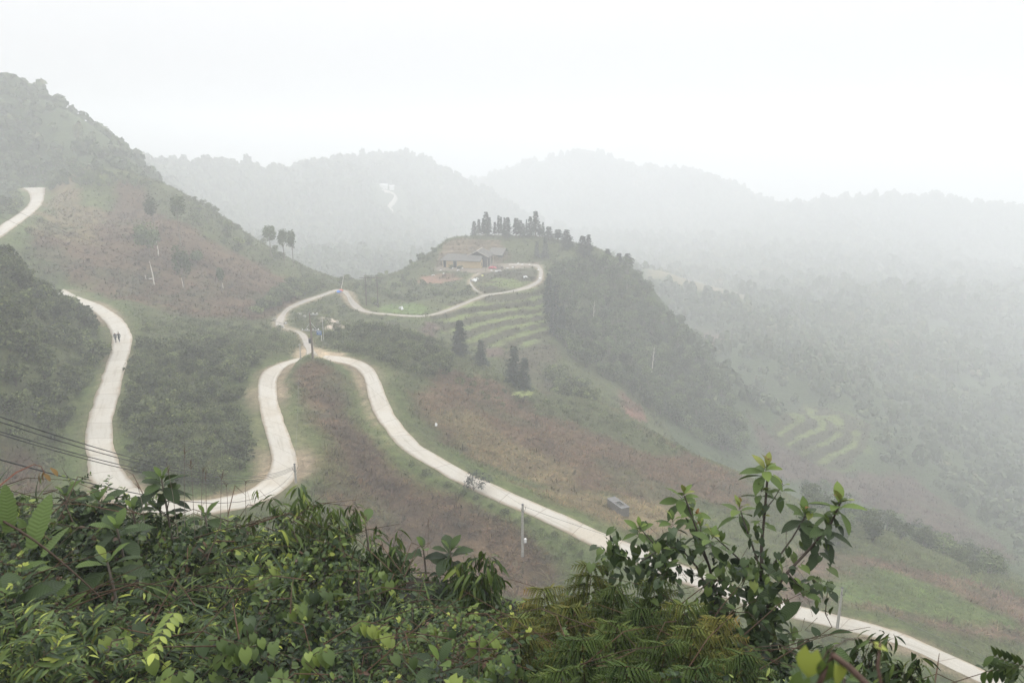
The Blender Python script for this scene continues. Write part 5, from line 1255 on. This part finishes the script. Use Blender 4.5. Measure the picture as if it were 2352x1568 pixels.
# ------------------------------------------------------------------ plants one can tell apart on the bank
def plant(name, p, label, cat, group=None): return empty(name, p, 0, label, cat, group)
def whorl(b, tip, ax, n, ls, t0, droop=0.0, tm=None, spread_=.9, seed=None):
    """leaves standing round a shoot tip: young ones upright, older ones spreading below"""
    tip = np.array(tip, float); ax = np.array(ax, float); ax /= np.linalg.norm(ax)
    for k in range(n):
        f = k / max(1, n - 1); a = k * 2.399 + gq.normal(0, .25)
        u_ = np.cross(ax, (0.3, 1, .1)); u_ /= np.linalg.norm(u_); w_ = np.cross(ax, u_)
        d = ax * (1.1 - 1.35 * f) + (u_ * math.cos(a) + w_ * math.sin(a)) * (.45 + spread_ * f) + np.array([0, 0, -droop * f])
        q = tip - ax * (.02 + .11 * f); b.stem([q, q + d / np.linalg.norm(d) * .025], .003, .002, .06, 3)
        b.leaf(tm or L_OBO, q + d / np.linalg.norm(d) * .02, frame(d, gq.normal(0, .25)), ls * (.55 + .5 * min(1, f * 1.6)) * gq.uniform(.85, 1.15), np.clip(t0 + .32 * (1 - f) ** 2 - .20 * f + gq.normal(0, .05), .13, .92))
def rosette(u, v, dist, n, ls, label, t0=.42, h=.55, tiers=1, group=None):
    tip = at(u, v, dist); root = plant('broadleaf_shrub', tip - np.array([0, 0, h]), label, 'shrub', group); b = MB(); b.tube([(0.03, 0.02, -.25), (.02, 0, h * .5), (0, 0, h)], [.013, .011, .007], 6); b.build('stem', M_BARK, root)
    b = Bag(); whorl(b, (0, 0, h), (0.05, -.15, 1), n, ls, t0)
    for k in range(tiers - 1):
        a = gq.random() * 6.28; e = np.array([math.cos(a) * .16, math.sin(a) * .1, h - .18 - .1 * k]); b.stem([(0, 0, h - .4), e], .006, .004, .05, 4); whorl(b, e, (math.cos(a) * .6, math.sin(a) * .4, 1), max(5, n - 4), ls * .9, t0 - .08)
    link('leaves', b.mesh('leaves', M_BIG, True), root)
for q in [(148,1136,8.8,10,.24,'broad-leaved shrub with upright bluish leaves left of the road end', .40, .6, 2),
          (226,1146,8.6,14,.25,'large dark broad-leaved rosette just below the left road', .42, .7, 2),
          (303,1166,8.4,9,.19,'small broad-leaved rosette with a yellowish centre by the road bend', .50, .6, 1),
          (371,1098,8.3,13,.24,'tallest broad-leaved shrub, standing against the road loop thicket', .45, 1.0, 3),
          (268,1210,7.6,12,.26,'broad-leaved shrub with a pale yellow heart in front of the rosettes', .42, .6, 2),
          (470,1180,8.2,8,.22,'lone broad-leaved shoot before the pale lower road', .44, .6, 1),
          (245,1285,6.9,9,.25,'upright pale broad leaves half sunk in dry grass', .50, .5, 1),
          (60,1225,8.0,13,.27,'dark broad-leaved shrub at the frame edge under the serrated leaves', .34, .6, 2),
          (838,1192,8.2,5,.25,'pair of large olive leaves sticking up above the bamboo grass', .62, .6, 1),
          (1034,1262,7.6,11,.25,'dark broad-leaved shrub standing alone before the brown nose', .36, .9, 3),
          (972,1256,7.8,6,.22,'few-leaved shoot just left of the lone dark broad-leaved shrub', .40, .6, 1),
          (30,1370,6.3,12,.27,'dark broad-leaved shrub in the shade low at the frame edge', .30, .5, 2),
          (1940,1555,5.4,9,.24,'big pale-ribbed leaves under the sapling at the bottom edge', .40, .5, 2),
          (1010,1520,5.6,8,.24,'dull grey-green broad leaves low beside the ferns', .36, .4, 2)]:
    rosette(*q)
# tall sapling with ribbed leaves
D0 = 7.0; base = at(1752, 1560, D0); root = plant('sapling', base, 'tall many-branched sapling with ribbed leaves rising above the ferns', 'sapling')
def A(u, v, dd=0.0): return at(u, v, D0 + dd) - base
BR = [([(1752,1600,0),(1750,1420,0),(1749,1256,.05),(1757,1170,0),(1763,1092,0)], .020), ([(1700,1560,.2),(1655,1411,.15),(1629,1300,.1),(1608,1238,0),(1572,1138,-.1)], .016), ([(1751,1330,.05),(1741,1290,.1),(1715,1215,.2),(1701,1172,.25)], .012),
      ([(1752,1440,0),(1766,1378,-.1),(1809,1314,-.2),(1863,1256,-.25),(1910,1199,-.3),(1931,1152,-.3)], .016), ([(1752,1350,0),(1773,1300,.1),(1820,1235,.25),(1850,1184,.3)], .011), ([(1750,1330,0),(1716,1300,-.1),(1675,1262,-.2),(1637,1228,-.3)], .010),
      ([(1655,1411,.15),(1600,1300,.0),(1560,1255,-.2),(1515,1262,-.3),(1470,1290,-.4)], .010), ([(1629,1300,.1),(1600,1240,.2),(1590,1172,.25)], .009), ([(1608,1238,0),(1610,1212,0)], .007), ([(1809,1314,-.2),(1830,1340,-.3),(1847,1352,-.3)], .007), ([(1757,1170,0),(1778,1145,.1),(1798,1110,.1)], .006),
      ([(1515,1262,-.3),(1490,1235,-.3),(1470,1212,-.3)], .008), ([(1750,1300,0),(1720,1310,.2),(1690,1380,.3),(1650,1480,.3)], .008)]
b = MB()
for P_, r in BR: b.tube([A(*q) for q in P_], list(np.linspace(r, r * .45, len(P_))), 7)
b.build('branches', plain('sapling_bark', (.045, .034, .025), .8, .35, 25, bump=.3), root, True)
b = Bag()
TIPS = [(1763,1066,0,14,.185,0.78),(1572,1130,-.1,12,.175,0.72),(1590,1166,.25,9,.17,0.74),(1610,1205,0,10,.19,0.64),(1700,1160,.25,9,.19,0.74),(1470,1206,-.3,13,.15,0.60),(1850,1176,.3,13,.21,0.48),(1931,1148,-.3,9,.23,0.72),(1755,1176,0,6,.10,0.78),(1798,1108,.1,7,.14,0.67),(1798,1320,-.2,4,.28,0.48),(1847,1352,-.3,4,.22,0.58),(1637,1228,-.3,9,.17,0.64),(1545,1190,-.2,9,.15,0.57),(1660,1330,0,6,.22,0.52),(1903,1200,-.3,7,.20,0.48),(1750,1120,0,7,.15,0.64),(1880,1240,-.2,5,.16,0.46)]
for u, v, dd, n, ls, t0 in TIPS: whorl(b, A(u, v, dd), (gq.normal(0, .15), -.2, 1), n, ls, t0, .35, L_ELL, 1.1)
for u, v, dd in [(1763,1056,0),(1573,1124,-.1),(1610,1198,0),(1590,1160,.25),(1702,1152,.25),(1850,1168,.3),(1932,1142,-.3),(1600,1180,0)]:      # rust-coloured young shoots
    for k in range(3): b.leaf(L_ELL, A(u, v, dd), frame(gq.normal(0, .7, 3) + np.array([0, 0, 1.0])), gq.uniform(.04, .065), float(gq.choice([.88, 1.0])))
link('leaves', b.mesh('leaves', M_BIG, True), root)
# creeper climbing through the sapling
root2 = plant('climbing_creeper', base + np.array([0, -.05, 0]), 'dark heart-leaved creeper climbing over the lower branches of the sapling', 'creeper'); b = Bag()
for P_, r in BR[:8]:
    P3 = [A(*q) for q in P_]
    for i in range(len(P3) - 1):
        for t in np.linspace(0, 1, 10):
            if gq.random() < .45: continue
            q = P3[i] * (1 - t) + P3[i + 1] * t + gq.normal(0, .05, 3)
            if q[2] > 1.55: continue
            b.leaf(L_HRT, q, frame(gq.normal(0, .6, 3) + np.array([0, -.3, -.5])), gq.uniform(.05, .10), np.clip(gq.normal(.48, .14), .13, .9))
for (u, v, ru, rv, n) in [(1500,1300,60,50,150),(1410,1265,26,40,70),(1530,1245,50,30,60),(1750,1400,40,90,260),(1640,1400,50,70,150),(1880,1330,30,60,26),(1760,1500,60,60,150),(1700,1300,50,40,60)]:
    for _ in range(n):
        q = A(u + gq.normal(0, ru * .6), v + gq.normal(0, rv * .6), gq.normal(0, .18)); b.leaf(L_HRT if gq.random() < .75 else L_ELL, q, frame(gq.normal(0, .6, 3) + np.array([0, -.3, -.5])), gq.uniform(.045, .095), np.clip(gq.normal(.46, .14), .13, .9))
for _ in range(34):
    u, v = gq.uniform(1480, 1900), gq.uniform(1200, 1420); q = A(u, v, gq.normal(0, .15)); b.stem([q, q + np.array([gq.normal(0, .1), 0, -.12]), q + np.array([gq.normal(0, .2), 0, -gq.uniform(.1, .35)])], .0025, .0015, .05, 3)
b.stem([A(1860,1320), A(1895,1350), A(1890,1400), A(1905,1430), A(1870,1455), A(1800,1462), A(1760,1440)], .005, .003, .03, 4); link('leaves', b.mesh('leaves', M_FORE, True), root2)

# ferns: an upright stalk with tiers of combed side fronds
def fern(u, v, dist, hgt, wid, label, tint, lean=0.0, group='bracken ferns on the near bank'):
    top = at(u, v, dist); root = plant('fern', top - np.array([0, 0, hgt]), label, 'fern', group); b = Bag()
    st = [(0, 0, -.3), (lean * .3, 0, hgt * .5), (lean, 0, hgt)]; b.stem(st, .007, .003, .05, 5); nt_ = int(hgt / .105)
    for k in range(nt_):
        f = (k + 1) / nt_; z = hgt * (.22 + .78 * f); L_ = wid * (1 - .62 * f ** 1.5) * gq.uniform(.8, 1.1)
        for s_ in (-1, 1):
            d = np.array([s_ * 1.0, gq.normal(0, .35), .22]); d /= np.linalg.norm(d); m_ = max(5, int(L_ / .022)); tt = np.linspace(.06, 1, m_)
            P_ = d[None] * (tt * L_)[:, None]; P_[:, 2] += z - .30 * L_ * tt ** 2; P_[:, 0] += lean * z / hgt
            b.stem(P_[::3], .0028, .0012, .08, 3)
            for w in (-1, 1):
                dr = d * .45 + w * np.array([0, 1, 0]) * .55 + np.array([0, 0, -.75 if w < 0 else -.2]); R = np.stack([frame(dr + q) for q in gq.normal(0, .12, (m_, 3))])
                b.leaves(PIN, P_, R, (.115 * (1 - .75 * tt) + .015) * gq.uniform(.85, 1.1, m_) * min(1.3, .6 + wid), np.clip(tint - .06 + .25 * tt * gq.random() + gq.normal(0, .07, m_), .13, 1))
    link('fronds', b.mesh('fronds', M_FERN), root)
def pin():
    """one pinna: toothed strip"""
    V, Fc = [], []; n = 7
    for i in range(n):
        t = i / n; w = .17 * (1 - t * .9); V += [(-.012, t, -.2 * t * t), (.012, t, -.2 * t * t), (w, t + .13, -.2 * t * t - .02), (w * .9, t + .05, -.2 * t * t - .02), (-w, t + .13, -.2 * t * t - .02), (-w * .9, t + .05, -.2 * t * t - .02)]
    for i in range(n):
        a = i * 6; Fc += [(a + 1, a + 3, a + 2, a + 1 + (6 if i < n - 1 else 0)) if i < n - 1 else (a + 1, a + 3, a + 2, a), (a, a + 5, a + 4, a + (6 if i < n - 1 else 1))]
    for i in range(n - 1): a = i * 6; Fc.append((a, a + 1, a + 7, a + 6))
    return np.array(V, float), np.array(Fc), np.zeros((len(V), 2))
PIN = pin()
for q in [(1345,1300,6.9,1.1,.52,'tall olive fern with tiered drooping fronds left of the sapling',.62,.06),(1262,1352,6.9,.9,.46,'browned fern at the left end of the fern patch',.72,-.05),(1400,1345,6.5,1.0,.42,'fern just right of the tall olive fern, greener',.42,.05),(1470,1395,6.2,.95,.45,'bright green fern in the middle of the fern patch',.32,0),
          (1560,1390,6.4,.9,.50,'dull olive fern under the low left branch of the sapling',.55,.05),(1640,1420,6.1,.85,.46,'golden-tipped fern beside the sapling stem',.75,.04),(1520,1480,5.6,.8,.48,'large green fern low in front of the patch',.38,.02),(1350,1470,5.7,.7,.55,'wide green fern spreading at the bottom centre',.35,-.04),(1690,1500,5.5,.7,.42,'shaded fern right of the golden-tipped one',.3,.04),(1200,1420,6.3,.7,.40,'small yellowish fern beside the bamboo grass clump',.66,-.03),(1440,1530,5.2,.6,.46,'low green fern at the bottom edge',.3,0),(1300,1395,6.4,.8,.45,'half-browned fern behind the wide green one',.66,.03),(1590,1440,5.9,.8,.44,'fern with brown lower fronds just left of the golden-tipped one',.6,0),(1410,1430,6.0,.8,.48,'olive fern between the bright green one and the wide one',.5,.03),(1290,1540,5.2,.6,.46,'pale green fern at the left foot of the fern patch',.42,0),(1600,1535,5.1,.6,.44,'dark fern in the shade at the right foot of the patch',.25,0),(1500,1330,6.7,.9,.42,'fern tip rising against the road gap in the sapling',.5,.02)]:
    fern(*q, group=None)

# bamboo grass: arching culms hung with narrow leaves
def bamboo(u, v, dist, n, hgt, wid, label, t0=.55):
    top = at(u, v, dist); root = plant('bamboo_grass', top - np.array([0, 0, hgt]), label, 'bamboo grass'); b = Bag()
    for k in range(n):
        a = gq.random() * 6.28; r = wid * gq.uniform(.3, 1); hh = hgt * gq.uniform(.7, 1.08); P_ = [np.array([math.cos(a) * r * t ** 1.6 + .05 * math.cos(k), math.sin(a) * r * .5 * t ** 1.6, hh * (t * 1.25 - .25 * t ** 3) - .25 * (1 - t)]) for t in np.linspace(0, 1, 8)]
        b.stem(P_, .004, .0015, .07, 4)
        for i in range(2, 8):
            for w in range(4):
                d = np.array([math.cos(a + gq.normal(0, 1.2)), math.sin(a + gq.normal(0, 1.2)) * .7, gq.uniform(-1.1, -.1)]); b.leaf(L_LAN, P_[i] + gq.normal(0, .02, 3), frame(d, gq.normal(0, .4)), gq.uniform(.10, .19), np.clip(t0 + gq.normal(0, .13), .13, 1))
    link('leaves', b.mesh('leaves', M_FORE), root)
bamboo(1100,1288,7.2,26,.75,.28,'dense weeping bamboo grass clump right of the lone broad-leaved shrub', .58)
bamboo(690,1118,8.4,12,.95,.40,'feathery bamboo grass spray reaching up beside the corner pole', .66)
bamboo(770,1165,8.2,12,.8,.42,'bamboo grass spray right of the tallest one', .62)
bamboo(620,1190,8.2,10,.6,.35,'short bamboo grass spray against the pale lower road', .60)
bamboo(880,1225,8.0,10,.55,.35,'low bamboo grass on the lip of the bank above the brown slope', .55)
bamboo(1990,1480,6.4,12,.4,.35,'bamboo grass fringe on the lip of the bank by the lowest road', .5)
bamboo(2080,1525,6.0,10,.35,.3,'last bamboo grass tuft at the bottom edge before the pale road', .52)

# serrated-leaved shoot on a long orange stem
q0, q1 = at(-60, 1165, 7.2), at(235, 1375, 6.6); root = plant('serrated_shoot', q0, 'arching orange-brown shoot bearing long upright serrated leaves', 'plant')
b = Bag(); pth = [(q1 - q0) * t + np.array([0, 0, .10 * math.sin(t * PI)]) for t in np.linspace(0, 1, 9)]; b.stem(pth, .011, .006, .01, 6)
SER = blade(lambda t: (.17 + (.02 if int(t * 14) % 2 else -.012)) * math.sin(PI * min(.98, .1 + t * .88)) ** .7, 14, .18, .15)
for t, u, v, L_ in [(.28, 15, 1110, .62), (.46, 108, 1128, .60), (.1, -30, 1140, .6), (.55, 150, 1200, .34)]:
    s_ = (q1 - q0) * t; e = at(u, v, 7.0) - q0; d = e - s_; b.leaf(SER, s_, frame(d, gq.normal(0, .2)), np.linalg.norm(d) * .98, .66)
for t in (.6, .7, .8, .9): b.leaf(L_OBO, (q1 - q0) * t, frame(np.array([-.3, -.5, gq.uniform(-.5, .6)])), .2, .6)
link('leaves', b.mesh('leaves', M_BIG, True), root)
# bright pinnate spray hanging over the shade
q0 = at(405, 1400, 5.6); root = plant('pinnate_spray', q0, 'bright yellow-green feathery spray of paired leaflets hanging over dark shade', 'plant'); b = Bag(); e = at(352, 1500, 5.2) - q0
b.stem([(0, 0, 0), e * .5 + np.array([0, 0, .03]), e], .004, .002, .11, 4)
for k in range(7):
    t = .12 + .88 * k / 6; q = e * t + np.array([0, 0, .03 * math.sin(t * PI)])
    for s_ in (-1, 1): b.leaf(L_ELL, q, frame(np.array([s_ * 1.0, -.2, -.25]) + e / np.linalg.norm(e) * .5), .088 * (1.15 - .5 * t), gq.uniform(.72, .9))
b.leaf(L_ELL, e, frame(e), .09, .97); link('leaves', b.mesh('leaves', M_FORE, True), root)
# heart-leaved creepers one can follow
HV = [(310,1290),(330,1345),(255,1400),(290,1330),(470,1300),(530,1265),(580,1300),(640,1330),(700,1400),(560,1420),(620,1480),(480,1470),(250,1470),(170,1440),(760,1360),(820,1440),(900,1500),(760,1500),(420,1540),(600,1555),(190,1330),(1040,1450),(1130,1470),(1180,1520),(1060,1560),(860,1310),(520,1220),(330,1440)]
for k, (u, v) in enumerate(HV):
    d = 8.9 - (v - 1180) / 390 * 4.0; p = at(u, v, d); root = plant('heart_leaf_creeper', p, 'trailing stem of glossy heart-shaped leaves in the tangle on the near bank', 'creeper', 'heart-leaved creepers on the near bank'); b = Bag()
    a = gq.random() * 6.28; ax = np.array([math.cos(a), math.sin(a) * .3 - .15, -.55]); n = gq.integers(8, 15); P_ = [ax * t * .55 + np.array([0, 0, .12 * math.sin(t * 3)]) for t in np.linspace(0, 1, n)]; b.stem(P_, .004, .002, .09, 4); yg = gq.uniform(.42, .72)
    for i, q in enumerate(P_):
        side = np.array([-ax[1] * 2, -.5, .2]) * (-1) ** i + gq.normal(0, .3, 3); e = q + side / np.linalg.norm(side) * .045; b.stem([q, e], .0014, .001, .11, 3)
        b.leaf(L_HRT, e, frame(np.array([(-1) ** i * .5, -.55, -.6]) + gq.normal(0, .25, 3)), gq.uniform(.065, .105), np.clip(yg + .15 * i / n + gq.normal(0, .07), .2, .97))
    link('leaves', b.mesh('leaves', M_FORE, True), root)
# dry stalks
for k, (u, v, vt, du) in enumerate([(418,1180,1040,6),(442,1190,1060,-4),(405,1200,1075,-20),(470,1185,1090,2),(500,1190,1090,10),(520,1185,1110,0),(560,1190,1105,4),(455,1180,1075,12),(330,1190,1120,-12),(980,1240,1195,4),(845,1230,1190,-4)]):
    p = at(u, v, 8.0); e = at(u + du, vt, 8.0) - p; b = MB(); b.tube([(0, 0, -.25), e * .5 + np.array([.01, 0, 0]), e], [.003, .0025, .0015], 4); r_ = plant('dry_stalk', p, 'thin dry stalk standing above the foliage in front of the lower road', 'stalk', 'dry stalks above the near bank'); b.build('stem', M_BARK, r_)
    bb = Bag()
    for _ in range(7): bb.leaf(L_GRS, e * gq.uniform(.86, 1.0), frame(e + gq.normal(0, .12, 3)), gq.uniform(.05, .09), gq.uniform(.02, .09))
    link('seed_head', bb.mesh('seed_head', M_FORE), r_)
q0 = at(-20, 1130, 7.6); b = MB(); e = at(78, 1066, 7.8) - q0; b.tube([(-.2, 0, -.4), (0, 0, 0), e * .6 + np.array([0, 0, .03]), e, e + np.array([.06, 0, -.02]), e + np.array([.09, 0, -.12])], [.008, .007, .006, .004, .003, .002], 5)
r_ = plant('bent_stem', q0, 'bent reddish stem with a hanging tuft of dead and yellow leaves', 'plant'); b.build('stem', plain('red_stem', (.16, .06, .035), .7), r_); bb = Bag()
for t in (0, .04, .05, .02, .06): bb.leaf(L_OBO, e + np.array([.06 + gq.normal(0, .04), 0, -.03 - t]), frame(np.array([gq.normal(0, .9), -.2, -.8])), .10, float(gq.choice([1.0, .86, .99])))
link('leaves', bb.mesh('leaves', M_BIG, True), r_)
# out-of-focus branch right in front of the lens
d0 = 1.55; q0 = at(1912, 1502, d0); r_ = plant('near_branch', q0, 'brown cut branch with bright round leaves right in front of the lens', 'branch'); M_RB = plain('near_bark', (.075, .045, .032), .7, .4, 60, bump=.3)
b = MB(); b.tube([(0, 0, 0), at(1955, 1535, d0) - q0, at(2010, 1590, d0) - q0, at(2060, 1660, d0) - q0], [.0055, .006, .0063, .0066], 10); b.tube([(0.003, .002, .002), at(1890, 1550, d0) - q0, at(1860, 1620, d0 * 1.02) - q0], [.0055, .005, .005], 9); b.tube([at(2022, 1475, d0) - q0, at(2016, 1530, d0) - q0, at(2030, 1600, d0) - q0], [.0025, .003, .0035], 7)
b.tube([at(u, v, d0) - q0 for u, v in ((1880,1535),(1900,1495),(1945,1468),(1990,1463),(2018,1485),(2022,1510))], [.0011, .001, .001, .001, .0009, .0008], 6); b.build('wood', M_RB, r_, True); bb = Bag()
for u, v, L_, dx, dz, tn_ in ((1862,1500,.048,-.15,-1.0,.93),(1925,1528,.040,.15,-1,.95),(1898,1525,.034,-.1,-1,.62),(1845,1560,.045,-.4,-.9,.6),(2012,1482,.022,1.0,-.1,.95)): bb.leaf(L_HRT, at(u, v, d0) - q0, frame(np.array([dx, -.25, dz])), L_, tn_)
link('leaves', bb.mesh('leaves', M_FORE, True), r_)
q0 = at(2352, 1530, 4.6); r_ = plant('corner_spray', q0, 'dark green pinnate leaves poking in at the lower corner over the road', 'plant'); b = Bag()
for dx, dz, L_ in ((-.9, .30, .15), (-1, -.25, .17), (-.2, -.9, .14)):
    ax = np.array([dx, .1, dz]); ax /= np.linalg.norm(ax); b.stem([(.25, 0, -.2), (0, 0, 0), ax * L_], .003, .0015, .05, 4); pr = np.array([-ax[2], 0, ax[0]])
    for t in np.linspace(.15, 1, 6):
        for s_ in (-1, 1): b.leaf(L_ELL, ax * t * L_, frame(ax * .6 + s_ * pr + np.array([0, -.15, 0])), .075, np.clip(gq.normal(.5, .08), .13, 1))
link('leaves', b.mesh('leaves', M_FORE, True), r_)
# ------------------------------------------------------------------ overcast daylight and the mist that fills the valley
SUN_EL, SUN_AZ = 58.0, 15.0    # degrees; azimuth to the right of the view direction
wd = bpy.data.worlds.new('World'); SC.world = wd; wd.use_nodes = True
wn = wd.node_tree.nodes; wl = wd.node_tree.links; wn.clear()
wo = wn.new('ShaderNodeOutputWorld'); bg = wn.new('ShaderNodeBackground'); sk = wn.new('ShaderNodeTexSky')
sk.sky_type = 'NISHITA'; sk.sun_disc = False; sk.sun_elevation = math.radians(SUN_EL); sk.sun_rotation = math.radians(SUN_AZ)
sk.dust_density = 10.0; sk.air_density = 1.0; sk.ozone_density = 1.0; sk.altitude = 900
hs = wn.new('ShaderNodeHueSaturation'); hs.inputs['Saturation'].default_value = 0.10
cl = wn.new('ShaderNodeMix'); cl.data_type = 'RGBA'; cl.inputs['Factor'].default_value = 0.93
# cloud deck: an overcast sky is about three times brighter overhead than at the horizon
tc = wn.new('ShaderNodeTexCoord'); sp = wn.new('ShaderNodeSeparateXYZ'); gr = wn.new('ShaderNodeMapRange'); cb = wn.new('ShaderNodeMix')
gr.inputs['From Min'].default_value = 0; gr.inputs['From Max'].default_value = 1; gr.inputs['To Min'].default_value = 0.22; gr.inputs['To Max'].default_value = 1.0
wl.new(tc.outputs['Generated'], sp.inputs[0]); wl.new(sp.outputs[2], gr.inputs['Value'])
cb.data_type = 'RGBA'; cb.blend_type = 'MULTIPLY'; cb.inputs['Factor'].default_value = 1; cb.inputs['A'].default_value = (18.2, 18.3, 18.7, 1)
wl.new(gr.outputs[0], cb.inputs['B']); wl.new(cb.outputs['Result'], cl.inputs['B'])
wl.new(sk.outputs[0], hs.inputs['Color']); wl.new(hs.outputs[0], cl.inputs['A']); wl.new(cl.outputs['Result'], bg.inputs['Color'])
bg.inputs['Strength'].default_value = 0.12
wl.new(bg.outputs[0], wo.inputs['Surface'])
sd = bpy.data.lights.new('sun', 'SUN'); sd.energy = 0.9; sd.angle = math.radians(25); sd.color = (1, 0.97, 0.92)
so = bpy.data.objects.new('sun', sd); COL.objects.link(so)
so.rotation_euler = (math.radians(90 - SUN_EL), 0, PI - math.radians(SUN_AZ))
HB = MB(); lo, hi = np.array([-830., -30., ZZ.min() - 3]), np.array([1512., 2052., 62.])
HB.box((lo + hi) / 2, hi - lo)
hm, n, L = nt('mist'); ho = n.new('ShaderNodeOutputMaterial'); pv = n.new('ShaderNodeVolumePrincipled')
pv.inputs['Color'].default_value = (0.965, 0.981, 1.0, 1); pv.inputs['Density'].default_value = 0.00178; pv.inputs['Anisotropy'].default_value = 0.0
L.new(pv.outputs[0], ho.inputs['Volume'])
tag(HB.build('haze', hm), kind='stuff')
SC.cycles.volume_bounces = 5; SC.cycles.max_bounces = 8; SC.cycles.diffuse_bounces = 3; SC.cycles.glossy_bounces = 2; SC.cycles.transmission_bounces = 3
SC.cycles.transparent_max_bounces = 8; SC.cycles.use_denoising = True; SC.cycles.sample_clamp_indirect = 6
vs = SC.view_settings; vs.view_transform = 'Standard'; vs.look = 'None'; vs.gamma = 1; vs.exposure = 0.36
# ------------------------------------------------------------------ camera
cd = bpy.data.cameras.new('camera'); cam = bpy.data.objects.new('camera', cd); COL.objects.link(cam)
cd.lens = LENS; cd.sensor_width = 36; cd.clip_end = 6000; cd.clip_start = 0.05
cam.location = (0, 0, 0); cam.rotation_euler = (PI / 2 - PITCH, 0, 0)
cd.dof.use_dof = True; cd.dof.focus_distance = 35; cd.dof.aperture_fstop = 4.5
SC.camera = cam
